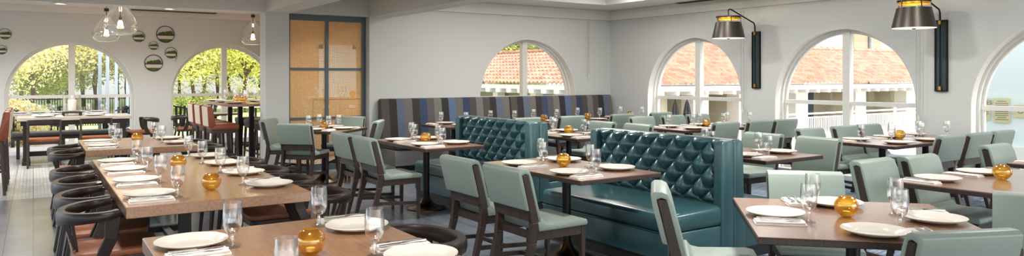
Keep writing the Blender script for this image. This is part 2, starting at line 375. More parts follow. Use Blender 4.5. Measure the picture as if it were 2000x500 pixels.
# fascia boards along back and right wall, left wall
struct(MB().box(4.93, XR-.04, YB-.05, YB-.002, 2.63, SO-.004).build('trim_4', 'white'))
struct(MB().box(XR-.05, XR-.002, -4, YB-.05, 2.63, SO-.004).build('trim_5', 'white'))
struct(MB().box(-6, 5.7, YL-.06, YL-.002, 2.735, 2.86).build('trim_6', 'ceil'))
struct(MB().box(4.6, XR-.02, YB-.015, YB, 0, .1).build('baseboard_back', 'white'))
def window(n, mp, c, label_bits, depth=.19, sill=SILL):
    """frame ring, mullion, transom and panes set back in an arched opening"""
    def emp():
        o = bpy.data.objects.new('window_%d' % n, None); COL.objects.link(o); o['kind'] = 'structure'; return o
    root = emp(); k = 36
    def ring(r0, r1, t0, t1, z_low):
        mb = MB(); out, inn = [], []
        for r, l in ((r1, out), (r0, inn)):
            l.append((c-r, z_low)); l += [(c-r*math.cos(PI*i/k), SPR+r*math.sin(PI*i/k)) for i in range(k+1)]; l.append((c+r, z_low))
        m = len(out); vs = [mp(*p, t0) for p in out]+[mp(*p, t0) for p in inn]+[mp(*p, t1) for p in out]+[mp(*p, t1) for p in inn]; fs = []
        for i in range(m-1):
            fs += [(i, i+1, m+i+1, m+i), (2*m+i, 3*m+i, 3*m+i+1, 2*m+i+1), (i, 2*m+i, 2*m+i+1, i+1), (m+i, m+i+1, 3*m+i+1, 3*m+i)]
        fs += [(0, m, 3*m, 2*m), (m-1, 3*m-1, 4*m-1, 2*m-1)]
        return mb.add(vs, fs)
    ring(R_ARCH-.008, R_ARCH-.001, -.004, depth, sill).build('casing', 'white', root, smooth=True)
    ring(R_ARCH-.04, R_ARCH-.004, depth-.05, depth+.06, sill).build('outer_frame', 'white', root, smooth=True)
    ring(R_ARCH-.075, R_ARCH-.035, depth, depth+.05, sill).build('sash', 'white', root, smooth=True)
    def pbox(u0, u1, z0, z1, t0, t1, nm):
        mb = MB(); vs = [mp(u, z, t) for t in (t0, t1) for z in (z0, z1) for u in (u0, u1)]
        mb.add(vs, [(0, 2, 3, 1), (4, 5, 7, 6), (0, 1, 5, 4), (2, 6, 7, 3), (0, 4, 6, 2), (1, 3, 7, 5)]); return mb.build(nm, 'white', root)
    pbox(c-.055, c+.055, sill, SPR+R_ARCH-.04, depth-.03, depth+.07, 'mullion')
    pbox(c-R_ARCH+.04, c+R_ARCH-.04, SPR-.03, SPR+.03, depth-.01, depth+.06, 'transom')
    pbox(c-R_ARCH+.04, c+R_ARCH-.04, sill, sill+.07, depth-.01, depth+.06, 'bottom_rail')
    for sgn in (-1, 1):
        for zone in (0, 1):
            a0, r = .055, R_ARCH-.07
            if zone == 0: poly = [(c+sgn*a0, sill+.07), (c+sgn*r, sill+.07), (c+sgn*r, SPR-.03), (c+sgn*a0, SPR-.03)]
            else: poly = [(c+sgn*a0, SPR+.03)]+[(c+sgn*max(r*math.cos(PI/2*i/16), a0), SPR+max(.03, r*math.sin(PI/2*i/16))) for i in range(16)]+[(c+sgn*a0, SPR+math.sqrt(r*r-a0*a0))]
            mb = MB(); mb.add([mp(*p, depth+.025) for p in poly], [tuple(range(len(poly)))]); mb.build('pane', 'pane', root)
    return root
wn = 1
for c in CL[:2]: window(wn, mpL, c, ''); wn += 1
window(wn, mpB, CB[0], '', sill=.9); wn += 1
for c in CR[:3]: window(wn, mpR, c, ''); wn += 1
window(wn, mpL, CL[2], ''); wn += 1; window(wn, mpR, CR[3], ''); wn += 1
# ------------------------------------------------------------------ world + lights
w = bpy.data.worlds.new('world'); S.world = w; w.use_nodes = True; nt = w.node_tree
sky = N(nt, 'ShaderNodeTexSky'); sky.sky_type = 'NISHITA'; sky.sun_disc = False; sky.sun_elevation = math.radians(48); sky.sun_rotation = math.radians(160); sky.air_density = 1.0; sky.dust_density = 2.0
bg = nt.nodes['Background']; hs = N(nt, 'ShaderNodeHueSaturation', Saturation=.45); L(nt, sky.outputs[0], hs.inputs['Color']); L(nt, hs.outputs[0], bg.inputs['Color']); bg.inputs['Strength'].default_value = SKY
def sun(direction, e):
    l = bpy.data.lights.new('sun', 'SUN'); l.energy = e; l.angle = .01; l.color = (1, .95, .86); o = bpy.data.objects.new('sun', l); COL.objects.link(o)
    o.rotation_euler = Vector(direction).to_track_quat('-Z', 'Y').to_euler(); return o
sun((-.22, .62, -.75), SUN)
def down(x, y, z, e, size=.35, col=(1, .965, .925)):  # unseen fill light below the ceiling, no fixture built
    l = bpy.data.lights.new('ceiling_fill', 'AREA'); l.shape = 'DISK'; l.size = size; l.energy = e*LAMP; l.color = col; l.spread = math.radians(180 if z > 3 else (95 if 3.3 < x < 4.5 else 150))
    o = bpy.data.objects.new('ceiling_fill', l); COL.objects.link(o); o.location = (x, y, z); return o
for x, y, z, e in ((.6, 2.5, 2.88, 42), (.6, 6, 2.88, 42), (.6, 9.3, 2.88, 36), (3.9, 3, 2.88, 26), (3.9, 6, 2.88, 26), (3.9, 9, 2.88, 26),
                (6.6, 2, 3.03, 54), (6.6, 5, 3.03, 54), (6.6, 8, 3.03, 56), (8.0, 3.5, 3.03, 14), (8.0, 6.8, 3.03, 14), (4.9, 12.6, 2.84, 60)): down(x, y, z, e)
for x, y in ((-2.2, 13.2), (-.2, 13.8), (2.2, 13.8)): down(x, y, 2.84, 58, .5, (1, .98, .97))
for x, y in ((6.0, 9.2), (8.3, 9.2)): down(x, y, 3.03, 14, .6)  # two extra fills added to brighten the back wall
S.view_settings.view_transform = 'Standard'; S.view_settings.look = 'None'; S.view_settings.gamma = 1; S.view_settings.use_curve_mapping = False
S.view_settings.exposure = EXPO
S.cycles.max_bounces = 10; S.cycles.transparent_max_bounces = 40; S.cycles.diffuse_bounces = 5; S.cycles.glossy_bounces = 4
S.cycles.caustics_reflective = False; S.cycles.caustics_refractive = False; S.cycles.sample_clamp_indirect = 6; S.cycles.use_denoising = True
# ------------------------------------------------------------------ outside, behind the left wall
G = -.25
def at(px, py, z):
    d = F_PX*(H-z)/(py-HY); la = (px-1000)/F_PX*d; return Vector((d*cs+la*cc, d*cc-la*cs, z))
def atY(px, Y): a = (px-1000)/F_PX; k = Y/(cc-a*cs); return k*(cs+a*cc)
def atX(px, X): a = (px-1000)/F_PX; k = X/(cs+a*cc); return k*(cc-a*cs)
struct(MB().box(-40, 9, YL+TH, 20.5, -.5, -.03).build('ground_patio', 'deck'))
struct(MB().box(-60, 14, 20.5, 70, -.6, -.1).build('ground_lawn', 'lawn'))
def ball_crown(seed, rx, rz, nleaf, leaf, lumps):
    rnd = random.Random(seed); mb = MB(); cs_ = []
    for i in range(lumps):
        a = rnd.uniform(0, 2*PI); r = rnd.uniform(0, .65)*rx; cs_.append((r*math.cos(a), r*math.sin(a), rnd.uniform(-.55, .6)*rz, rnd.uniform(.35, .55)*rx))
    for i in range(nleaf):
        cx, cy, cz, r = cs_[i % lumps]
        d = Vector((rnd.gauss(0, 1), rnd.gauss(0, 1), rnd.gauss(0, 1))); d.normalize(); P = Vector((cx, cy, cz))+d*r*rnd.uniform(.75, 1.05)
        n = (d+Vector((rnd.gauss(0, .6), rnd.gauss(0, .6), rnd.gauss(0, .6)))).normalized(); x = n.orthogonal().normalized(); y = n.cross(x); s = leaf*rnd.uniform(.6, 1.3); t = rnd.uniform(0, 6)
        x, y = x*math.cos(t)+y*math.sin(t), y*math.cos(t)-x*math.sin(t)
        mb.add([P-x*s*.5, P+y*s*.3, P+x*s*.6, P-y*s*.3], [(0, 1, 2, 3)])
    return mb
def make_tree(seed, mat, trunk_h=1.9, rx=3.1, rz=2.9, nleaf=52000, leaf=.108, lumps=34):
    def f():
        t = thing('garden_tree', '', 'tree')
        ball_crown(seed, rx, rz, nleaf, leaf, lumps).build('foliage', mat, t, loc=(0, 0, trunk_h+rz*.75))
        m = MB(); rnd = random.Random(seed)
        m.tube([(0, 0, -.2), (.08, .03, trunk_h*.5), (-.05, .05, trunk_h), (0, 0, trunk_h+rz)], .08, 8, scale=[1.3, 1, .85, .4])
        for k in range(5):
            a = k*1.25+rnd.random(); m.tube([(0, 0, trunk_h*.8+.1*k), (.5*math.cos(a), .5*math.sin(a), trunk_h*1.1+.1*k), (1.6*math.cos(a), 1.6*math.sin(a), trunk_h+rz*.7)], .04, 6, scale=[1, .8, .4])
        m.build('trunk', 'trunk', t, smooth=True); return t
    return Proto(f)
TA_, TB_, TC_ = make_tree(3, 'leafA'), make_tree(8, 'leafB', 2.2, 3.4, 3.0), make_tree(13, 'leafC', 1.6, 2.6, 2.4)
def tree(pr, px, Y, label, sc=1, rot=0): pr.put(label, (atY(px, Y), Y, G), rot, 'garden trees beyond the left windows', (sc, sc, sc))
tree(TB_, 60, 34, 'pale tree crown filling the upper left of the hurricane-lantern window', 1.15)
tree(TB_, 130, 40, 'pale tall tree seen behind the centre mullion of the lantern window', 1.5, 1)
tree(TB_, -10, 30, 'pale tree at the far left edge of the lantern window', .9, 2)
tree(TC_, 95, 36, 'darker green drooping tree low behind the lantern window fence', .8, 1)
tree(TB_, 190, 37, 'pale tree behind the grey patio posts', 1.3, 3)
tree(TC_, 165, 44, 'dark green tree deep behind the lantern window', 1.7, 2)
tree(TA_, 250, 41, 'sunlit tree behind the last grey patio post', 1.2, 2)
tree(TA_, 375, 34, 'sunlit yellow-green tree left of the mullion in the bar-table window', 1.0)
tree(TA_, 425, 40, 'sunlit yellow-green tree behind the mullion of the bar-table window', 1.25, 1)
tree(TA_, 480, 33, 'sunlit yellow-green tree right of the mullion in the bar-table window', 1.0, 2.5)
tree(TC_, 400, 50, 'dark green tree deep behind the bar-table window', 1.9, 4)
tree(TC_, 505, 46, 'dark green tree at the pillar edge of the bar-table window', 1.6, 5)
tree(TA_, 330, 44, 'sunlit tree at the left rim of the bar-table window', 1.3, 5)
tree(TB_, 40, 52, 'far pale tree rising behind the lantern window fence', 2.0, 5)
tree(TB_, 230, 54, 'far pale tree rising behind the grey patio posts', 2.0, 4)
tree(TA_, 450, 56, 'far sunlit tree rising behind the bar-table window', 2.0, 3)
tree(TA_, 350, 57, 'far sunlit tree behind the left half of the bar-table window', 2.0, 1)
def make_bush(seed, mat):
    def f():
        t = thing('garden_bush', '', 'bush'); ball_crown(seed, .8, .55, 3000, .09, 12).build('foliage', mat, t, loc=(0, 0, .5)); MB().tube([(0, 0, -.1), (0, 0, .7)], .04, 6).build('stem', 'trunk', t); return t
    return Proto(f)
BU, BV = make_bush(4, 'leafC'), make_bush(9, 'leafB')
for px, Y, pr, sc, lb in ((22, 19.5, BV, 1.3, 'russet bush at the left rim of the lantern window'), (50, 21.5, BU, .9, 'low green bush beside the russet bush outside'), (350, 33, BU, .9, 'clipped green bush at the left of the bar-table window'),
                          (395, 34, BU, 1.0, 'clipped green bush left of the bar-table window mullion'), (460, 34, BU, 1.0, 'clipped green bush right of the bar-table window mullion'), (500, 33, BU, .9, 'clipped green bush next to the pillar edge outside')):
    pr.put(lb, (atY(px, Y), Y, G), px, 'garden bushes beyond the left windows', (sc, sc, sc))
# fence across the lawn
fe = thing('garden_fence', 'dark metal picket fence across the lawn behind the lantern window', 'fence', (0, 27, G))
x0, x1 = atY(-20, 27), atY(275, 27)
f1 = MB()
for k in range(60): x = x0+(x1-x0)*k/59; f1.box(x-.012, x+.012, -.012, .012, 0, 1.1)
f1.build('picket', 'steel', fe)['kind'] = 'stuff'
f2 = MB(); f2.box(x0, x1, -.02, .02, 1.0, 1.04); f2.box(x0, x1, -.02, .02, .12, .16); f2.build('rail', 'steel', fe)
# grey patio posts seen in the right half of the lantern window
for i, (px, lb) in enumerate(((195, 'nearest the mullion'), (210, 'second from the mullion'), (227, 'third from the mullion'), (249, 'nearest the window rim'))):
    Y = 18.6+.9*i; t = thing('patio_post', 'tall blue-grey patio post outside the lantern window, '+lb, 'post', (atY(px, Y), Y, -.03), 0, 'blue-grey patio posts')
    MB().box(-.034, .034, -.034, .034, 0, 3.3).build('shaft', 'postgrey', t); MB().box(-.06, .06, -.06, .06, 0, .1).build('base', 'postgrey', t, bevel=.01)
# ------------------------------------------------------------------ outside, tile-roofed building on the right
GR = -1.0
struct(MB().box(XR+TH, 70, -10, 60, -1.3, GR).build('ground_courtyard', 'deck'))
struct(MB().box(5.9, XR+TH+.01, YB+TH, 60, -1.3, GR-.002).build('ground_side', 'deck'))
def tile_roof(u0, u1, run, m, clip=None, du=.05, tw=.28, row=.36):
    """local: u along eave (x), v up-slope (y), z; clip(u,v)->bool keep"""
    mb = MB(); nu = int((u1-u0)/du); nr = int(run/row)
    def z(u, v, lift): return m*v+.095*abs(math.sin(PI*u/tw))+lift
    idx = {}
    vs, fs = [], []
    for r in range(nr):
        v0, v1 = r*row, (r+1)*row+.03
        for i in range(nu+1):
            u = u0+i*du; vs += [(u, v0, z(u, v0, .045)), (u, v1, z(u, v1, .0)), (u, v0+.01, z(u, v0, .045)-.05)]
        b = r*(nu+1)*3
        for i in range(nu):
            if clip and not clip(u0+(i+.5)*du, (v0+v1)/2): continue
            a = b+3*i; fs += [(a, a+3, a+4, a+1), (a+2, a+5, a+3, a)]
    return mb.add(vs, fs)
ZE, MS = 1.17, .43
bld = thing('tile_roofed_building', 'long building with terracotta tile roof and white columns across the courtyard', 'building', (0, 0, GR))
zl = ZE-GR
# wing B : eave along X at Y = 17.6
BX0, BX1, BY = 17.0, 46.0, 17.6
SPLIT = 28.6
r1 = tile_roof(0, SPLIT-BX0, 8.6, MS, clip=lambda u, v: u > v*.98); o = r1.build('tile_roof', 'rooftile', bld, loc=(BX0, BY, zl))
r2 = tile_roof(0, BX1-SPLIT, 3.9, MS); r2.build('tile_roof', 'rooftile', bld, loc=(SPLIT, BY, zl))
bk = MB(); bk.add([(SPLIT, BY+3.95, zl+MS*3.95), (BX1, BY+3.95, zl+MS*3.95), (BX1, BY+7.3, zl), (SPLIT, BY+7.3, zl)], [(0, 1, 2, 3)])
bk.add([(BX0+8.6, BY+8.6, zl+MS*8.6), (SPLIT, BY+8.6, zl+MS*8.6), (SPLIT, BY+17, zl), (BX0+8.6, BY+17, zl)], [(0, 1, 2, 3)]); bk.build('back_roof', 'rooftile', bld)
rc = MB()
for k in range(int((BX1-SPLIT)/.5)): x = SPLIT+k*.5; rc.tube([(x, BY+3.9, zl+MS*3.9+.05), (x+.52, BY+3.9, zl+MS*3.9+.03)], .11, 8)
rc.build('ridge_cap', 'rooftile', bld, smooth=True)
ev = MB(); ev.box(BX0-.1, BX1, BY+.02, BY+.1, zl-.2, zl-.02); ev.box(BX0-.1, BX1, BY+.1, BY+1.3, zl-.1, zl-.04); ev.build('eave_board', 'white', bld)
rt = MB()
for k in range(int((BX1-BX0)/.75)): x = BX0+.2+k*.75; rt.box(x-.07, x+.07, BY-.02, BY+1.2, zl-.34, zl-.1)
rt.build('rafter_tail', 'white', bld)
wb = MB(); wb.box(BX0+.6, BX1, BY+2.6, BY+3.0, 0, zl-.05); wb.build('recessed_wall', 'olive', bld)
for X in (20.9, 23.5, 27.15, 31.6, 36.0, 41.5):
    c = MB().box(X-.42, X+.42, BY+.9, BY+1.5, 0, zl-.1); c.build('column', 'plaster', bld)
for X0, X1 in ((24.6, 25.8), (29.2, 30.4), (33.5, 34.6), (38.5, 39.5)): MB().box(X0, X1, BY+2.5, BY+2.6, 0, zl-.4).build('doorway', 'darkglass', bld)
for X0, X1 in ((17.75, 18.5), (18.9, 19.5)):
    p = MB().box(X0, X1, BY+2.45, BY+2.62, .5, zl-.35).build('window', 'white', bld)
    for zz in (.62, 1.1, 1.58):
        MB().box(X0+.06, X1-.06, BY+2.42, BY+2.46, zz, zz+.38).build('window_pane', 'darkglass', p)
# balustrade
rl = thing('balustrade', 'white metal balustrade in front of the tile-roofed building columns', 'railing', (0, 17.0, GR-.12))
ra = MB(); ra.box(21.5, 42, -.03, .03, 1.12, 1.18); ra.box(21.5, 42, -.02, .02, .98, 1.02); ra.box(21.5, 42, -.02, .02, .14, .18); ra.build('rail', 'white', rl)
bs = MB()
for k in range(170): x = 21.55+k*.12; bs.box(x-.016, x+.016, -.016, .016, .16, 1.0)
bs.build('baluster', 'white', rl)['kind'] = 'stuff'
for k in range(7): MB().box(21.5+k*3.4-.045, 21.5+k*3.4+.045, -.045, .045, 0, 1.35).build('post', 'white', rl)
# wing A : eave along Y at X = 17, faces -X
wa = thing('tile_roofed_wing', 'terracotta tile roofed wing behind the striped banquette window', 'building', (17.0, 17.6, GR))
a1 = tile_roof(-26, 0, 3.5, MS, clip=lambda u, v: u < -v*.98); o = a1.build('tile_roof', 'rooftile', wa, loc=(0, 0, zl)); o.rotation_euler = (0, 0, -PI/2)
ab = MB(); ab.add([(3.5, 3.4, zl+MS*3.5), (3.5, 26, zl+MS*3.5), (7, 26, zl), (7, 3.4, zl)], [(0, 1, 2, 3)]); ab.build('back_roof', 'rooftile', wa)
hp = MB()
for k in range(11): hp.tube([(.33*k, .33*k, zl+MS*.33*k+.08), (.33*k+.36, .33*k+.36, zl+MS*(.33*k+.36)+.05)], .12, 8)
for k in range(44): hp.tube([(3.45, 3.5+.5*k, zl+MS*3.45+.06), (3.45, 4.03+.5*k, zl+MS*3.45+.04)], .11, 8)
hp.build('ridge_cap', 'rooftile', wa, smooth=True)
e2 = MB(); e2.box(.02, .1, 0, 26, zl-.2, zl-.02); e2.box(.1, 1.3, 0.1, 26, zl-.1, zl-.04); e2.build('eave_board', 'white', wa)
r3 = MB()
for k in range(30): y = .5+k*.85; r3.cbox((.55, y, zl-.26), (1.2, .3, .24))
r3.build('rafter_tail', 'white', wa, bevel=.05)
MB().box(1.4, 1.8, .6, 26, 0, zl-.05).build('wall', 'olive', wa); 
for k in range(8): MB().box(.75, 1.15, 1.2+3*k, 1.6+3*k, 0, zl-.05).build('column', 'plaster', wa)
# trees behind wing A
for i, (px, Y, lb, pr, sc) in enumerate(((985, 44, 'bright green tree above the banquette window roof, left of the mullion', TA_, 1.5), (1022, 42, 'dark green tree behind the banquette window mullion', TC_, 1.5), (945, 46, 'green tree at the left rim of the banquette window', TA_, 1.3))):
    pr.put(lb, (atY(px, Y), Y, GR), i, 'trees above the tiled roof', (sc, sc, sc))
hb = thing('upper_building', 'blue-grey plaster building rising behind the banquette window roof', 'building', (atY(1062, 52), 52, GR))
MB().box(-2.2, 6, 0, 6, 0, 5.6).build('wall', 'greywall', hb); MB().box(-2.4, 6.2, -.2, 6.2, 5.6, 5.9).build('cornice', 'white', hb)
# taller white block behind wing B
tb = thing('tall_white_building', 'tall white building block above the roof in the window below the sconces', 'building', (0, 26, GR))
xa, xb, xc, xd = atY(1570, 26), atY(1650, 26), atY(1703, 26), atY(1800, 26)
MB().box(xa, xb, 0, 6, 0, 9).build('white_wall', 'plaster', tb); MB().box(xb, xc, -.6, 5, 0, 9).build('pilaster', 'olive', tb); MB().box(xc, xd, -.3, 6, 0, 9).build('shaded_side_wall', 'greywall', tb)  # last box is the white block's shaded side, shade put into the grey
MB().tube([(xb+(xc-xb)*.55, -.7, 0), (xb+(xc-xb)*.55, -.7, 9)], .12, 8).build('downpipe', 'greywall', tb)
# closed patio umbrellas
def mk_umb():
    t = thing('patio_umbrella', '', 'umbrella')
    n = 16; prof = [(.05, 2.25), (.1, 2.1), (.2, 1.5), (.3, .9), (.34, .62)]
    mb = MB(); vs, fs = [], []
    for r, z in prof:
        for k in range(n): a = 2*PI*k/n; q = r*(1 if k % 2 else .66); vs.append((q*math.cos(a), q*math.sin(a), z))
    for i in range(4):
        for k in range(n): fs.append((i*n+k, i*n+(k+1) % n, (i+1)*n+(k+1) % n, (i+1)*n+k))
    mb.add(vs, fs).build('folded_canopy', 'umbrella', t); MB().tube([(0, 0, 0), (0, 0, 2.4)], .025, 8).build('pole', 'steel', t); MB().box(-.3, .3, -.3, .3, 0, .06).build('base', 'steel', t, bevel=.01); return t
UM = Proto(mk_umb)
for px, lb in ((1319, 'closed charcoal patio umbrella beside the window mullion, the farther from it'), (1342, 'closed charcoal patio umbrella half behind the window mullion')):
    UM.put(lb, (atY(px, 15.9), 15.9, GR), 0, 'closed patio umbrellas', (.8, .8, .76))
# pale annex with sign plates seen in the rightmost window
an = thing('annex_wall', 'pale blank annex wall outside the rightmost window', 'wall', (13.5, 0, GR))
MB().box(0, .5, .3, 6.35, 0, 6).build('wall', 'paleblue', an); MB().box(-.25, 0, .3, 6.2, 0, 1.35).build('ledge', 'white', an)
def text(s, size, parent, loc, mat='signink'):
    cu = bpy.data.curves.new('lettering', 'FONT'); cu.body = s; cu.size = size; cu.extrude = .002; cu.align_x = 'CENTER'; cu.align_y = 'CENTER'
    o = bpy.data.objects.new('tmp', cu); COL.objects.link(o); dg = bpy.context.evaluated_depsgraph_get(); me = bpy.data.meshes.new_from_object(o.evaluated_get(dg)); bpy.data.objects.remove(o)
    me.materials.clear(); me.materials.append(M[mat]); q = bpy.data.objects.new('lettering', me); COL.objects.link(q); q.parent = parent; q.location = loc; q.rotation_euler = (PI/2, 0, -PI/2); return q
def zX(py, px, X): a = (px-1000)/F_PX; k = X/(cs+a*cc); return H-(py-HY)*k/F_PX
for px0, px1, py0, py1, title, lb in ((1908, 1934, 192, 234, 'RULES', 'gold sign plate headed RULES on the annex wall, nearest the window jamb'),
                               (1941, 1973, 192, 240, '', 'largest gold sign plate of fine print on the annex wall'),
                               (1980, 2016, 205, 230, 'OPEN', 'wide low gold sign plate with a large O at the picture edge')):
    X = 13.48; ya, yb = atX(px0, X), atX(px1, X); za, zb = zX(py1, (px0+px1)/2, X), zX(py0, (px0+px1)/2, X)
    t = thing('sign_plate', lb, 'sign', (X, (ya+yb)/2, (za+zb)/2)); hw, hh = (ya-yb)/2, (zb-za)/2
    MB().box(-.006, .012, -hw, hw, -hh, hh).build('plate', 'signplate', t)
    if title == 'RULES': text(title, .1, t, (-.008, 0, hh-.07))
    if title == 'OPEN': text('O', .12, t, (-.008, .03, -.0))
    ln = MB(); z = hh-(.16 if title == 'RULES' else .05); k = 0
    while z > -hh+.04 and title != 'OPEN':
        wd = hw*(.82 if k % 4 else .55); ln.box(-.009, -.006, -wd, wd, z-.006, z+.006); z -= .034; k += 1
    if ln.v: ln.build('fine_print', 'signink', t)
# ------------------------------------------------------------------ furniture prototypes
def rr(hw, hd, r, n=4):
    out = []
    for sx, sy, a0 in ((1, 1, 0), (-1, 1, PI/2), (-1, -1, PI), (1, -1, 1.5*PI)):
        for k in range(n+1): a = a0+PI/2*k/n; out.append((sx*(hw-r)+r*math.cos(a), sy*(hd-r)+r*math.sin(a)))
    return out
def mk_side_chair():
    """sage upholstered side chair, back at -Y, faces +Y"""
    t = thing('dining_chair', '', 'chair'); W = .235
    # seat cushion, its rear curls up into the front face of the back
    up = lambda z: -.20-(z-.44)*.255      # y of the post centre line above the seat
    prof = [(.235, .435), (.245, .455), (.235, .478), (.19, .487), (-.08, .478), (-.13, .487), (-.155, .52)]
    pr2 = [(-.2, .50), (-.185, .435)]
    MB().prism(prof+pr2, -W, W).build('seat', 'sage', t, smooth=True, bevel=.008)
    # backrest: front pad wraps over the top and down the rear of the upper half
    f = lambda z, o: (up(z)+o, z)
    poly = [f(.50, .052), f(.66, .05), f(.80, .05), f(.858, .04), f(.872, .012), f(.872, -.03), f(.855, -.055), f(.80, -.06), f(.59, -.058), f(.585, -.03), f(.83, -.028), f(.838, 0), f(.83, .024), f(.50, .026)]
    MB().prism(poly, -W, W).build('backrest', 'sage', t, smooth=True, bevel=.007)
    # rear posts run from foot to top inside the pad
    for s in (-1, 1):
        m = MB(); x = s*(W-.021)
        pl = [(-.325, 0, .036), (-.232, .36, .056), (up(.5), .5, .062), (up(.83), .83, .046)]
        a = [(y-w/2, z) for y, z, w in pl]; b = [(y+w/2, z) for y, z, w in pl]
        for i in range(3): m.prism([a[i], b[i], b[i+1], a[i+1]], x-.019, x+.019)
        m.build('rear_leg', 'dark', t, bevel=.003, seg=1)
    for s in (-1, 1):
        x = s*(W-.026); m = MB(); m.prism([(.19, .435), (.228, .435), (.222, 0), (.196, 0)], x-.019, x+.019); m.build('front_leg', 'dark', t, bevel=.003, seg=1)
    ap = MB()
    for s in (-1, 1): ap.bar((s*(W-.024), -.22, .405), (s*(W-.024), .21, .405), .024, .06)
    ap.bar((-W+.03, .205, .405), (W-.03, .205, .405), .024, .06); ap.bar((-W+.03, -.215, .405), (W-.03, -.215, .405), .024, .05); ap.build('seat_frame', 'dark', t)
    MB().bar((-W+.03, up(.545)-.012, .545), (W-.03, up(.545)-.012, .545), .035, .07).build('back_rail', 'dark', t)
    for s in (-1, 1): MB().bar((s*(W-.026), -.272, .2), (s*(W-.026), .205, .17), .02, .032).build('stretcher', 'dark', t)
    MB().bar((-W+.03, -.03, .187), (W-.03, -.03, .187), .02, .03).build('stretcher', 'dark', t)
    return t
SIDE = Proto(mk_side_chair)
def mk_arm_chair():
    """black lacquer armchair with horseshoe rail and rust seat pad, faces +Y"""
    t = thing('armchair', '', 'chair')
    MB().prism(rr(.24, .235, .07), .445, .485, 'z').build('seat', 'rust', t, smooth=True, bevel=.014)
    MB().prism(rr(.235, .23, .06), .41, .447, 'z').build('seat_frame', 'black', t, bevel=.006)
    path, sc = [], []
    n = 28
    for i in range(n+1):
        u = i/n*2-1; au = abs(u)
        if au < .8: b = u/.8*PI/2; path.append((.262*math.sin(b), -.075-.21*math.cos(b), .668+.034*au))
        else: q = (au-.8)/.2; path.append((math.copysign(.262-.012*q, u), -.075+.07*q, .695+.012*q))
        sc.append((1.05+.35*au**2, 1.5-.78*au))
    MB().sweep(path, [(-.02, -.03), (.02, -.03), (.026, -.01), (.026, .012), (.018, .026), (-.018, .026), (-.026, .012), (-.026, -.01)], scale=sc).build('arm_rail', 'black', t, smooth=True)
    for x in (-.16, -.08, 0, .08, .16):
        y = -.075-.207*math.sqrt(max(0, 1-(x/.262)**2)); MB().bar((x*.85, -.2, .43), (x, y+.005, .665), .034, .014, up=(0, 1, 0)).build('back_slat', 'black', t)
    for s in (-1, 1):
        m = MB(); m.sweep([(s*.25, -.035, .712), (s*.25, -.035, .68), (s*.243, -.045, .56), (s*.228, -.1, .43)], [(-.016, -.036), (.016, -.036), (.016, .036), (-.016, .036)], up=(0, 1, 0), scale=[1.05, 1.1, .95, .85]); m.build('arm_support', 'black', t, bevel=.004, seg=1)
    for sx in (-1, 1):
        MB().bar((sx*.205, .19, .43), (sx*.232, .225, 0), .036, .036, w2=.024, h2=.024).build('leg', 'black', t, bevel=.004, seg=1)
        MB().bar((sx*.2, -.19, .43), (sx*.225, -.265, 0), .036, .036, w2=.024, h2=.024).build('leg', 'black', t, bevel=.004, seg=1)
    return t
ARM = Proto(mk_arm_chair)
def mk_low_chair():
    t = thing('low_back_chair', '', 'chair'); W = .235
    MB().prism(rr(W-.01, .22, .03), .42, .47, 'z').build('seat', 'rust', t, smooth=True, bevel=.012)
    MB().prism(rr(W-.01, .215, .02), .38, .42, 'z').build('seat_frame', 'dark', t)
    b = MB(); b.sweep([(-W, -.235, .75), (-.12, -.265, .755), (.12, -.265, .755), (W, -.235, .75)], [(-.012, -.035), (.012, -.035), (.012, .035), (-.012, .035)]); b.build('backrest', 'black', t)
    for s in (-1, 1):
        MB().bar((s*(W-.01), -.27, 0), (s*(W-.01), -.235, .775), .032, .034).build('rear_leg', 'dark', t, bevel=.003, seg=1)
        MB().bar((s*(W-.02), .2, 0), (s*(W-.02), .19, .42), .03, .03).build('front_leg', 'dark', t, bevel=.003, seg=1)
        MB().bar((s*(W-.015), -.25, .2), (s*(W-.015), .195, .2), .02, .025).build('stretcher', 'dark', t)
    return t
LOW = Proto(mk_low_chair)
def mk_stool(seatm, backm, name='bar_stool', back=True):
    def f():
        t = thing(name, '', 'stool'); W = .22
        MB().prism(rr(W, .21, .05), .68, .77, 'z').build('seat', seatm, t, smooth=True, bevel=.025, seg=3)
        MB().prism(rr(W-.015, .2, .03), .63, .68, 'z').build('seat_frame', 'dark', t)
        if back:
            MB().prism([(-.165, .72), (-.135, .75), (-.185, 1.04), (-.2, 1.053), (-.25, 1.05), (-.258, 1.03), (-.235, .72)], -W, W).build('backrest', seatm, t, smooth=True, bevel=.012)
            MB().prism([(-.239, .74), (-.2445, .74), (-.264, 1.03), (-.258, 1.033)], -W+.012, W-.012).build('back_panel', backm, t)
        for sx in (-1, 1):
            for sy in (-1, 1):
                MB().bar((sx*(W-.035), sy*.17, .64), (sx*(W-.02), sy*.2, 0), .04, .04, w2=.028, h2=.028).build('leg', 'dark', t, bevel=.003, seg=1)
            MB().bar((sx*(W-.025), -.19, .3), (sx*(W-.025), .19, .3), .02, .03).build('footrest', 'dark', t)
        for sy in (-1, 1): MB().bar((-W+.03, sy*.188, .24), (W-.03, sy*.188, .24), .03, .02).build('footrest', 'dark', t)
        return t
    return Proto(f)
STOOL, BSTOOL = mk_stool('redrust', 'cream'), mk_stool('blackseat', 'blackseat', back=False)
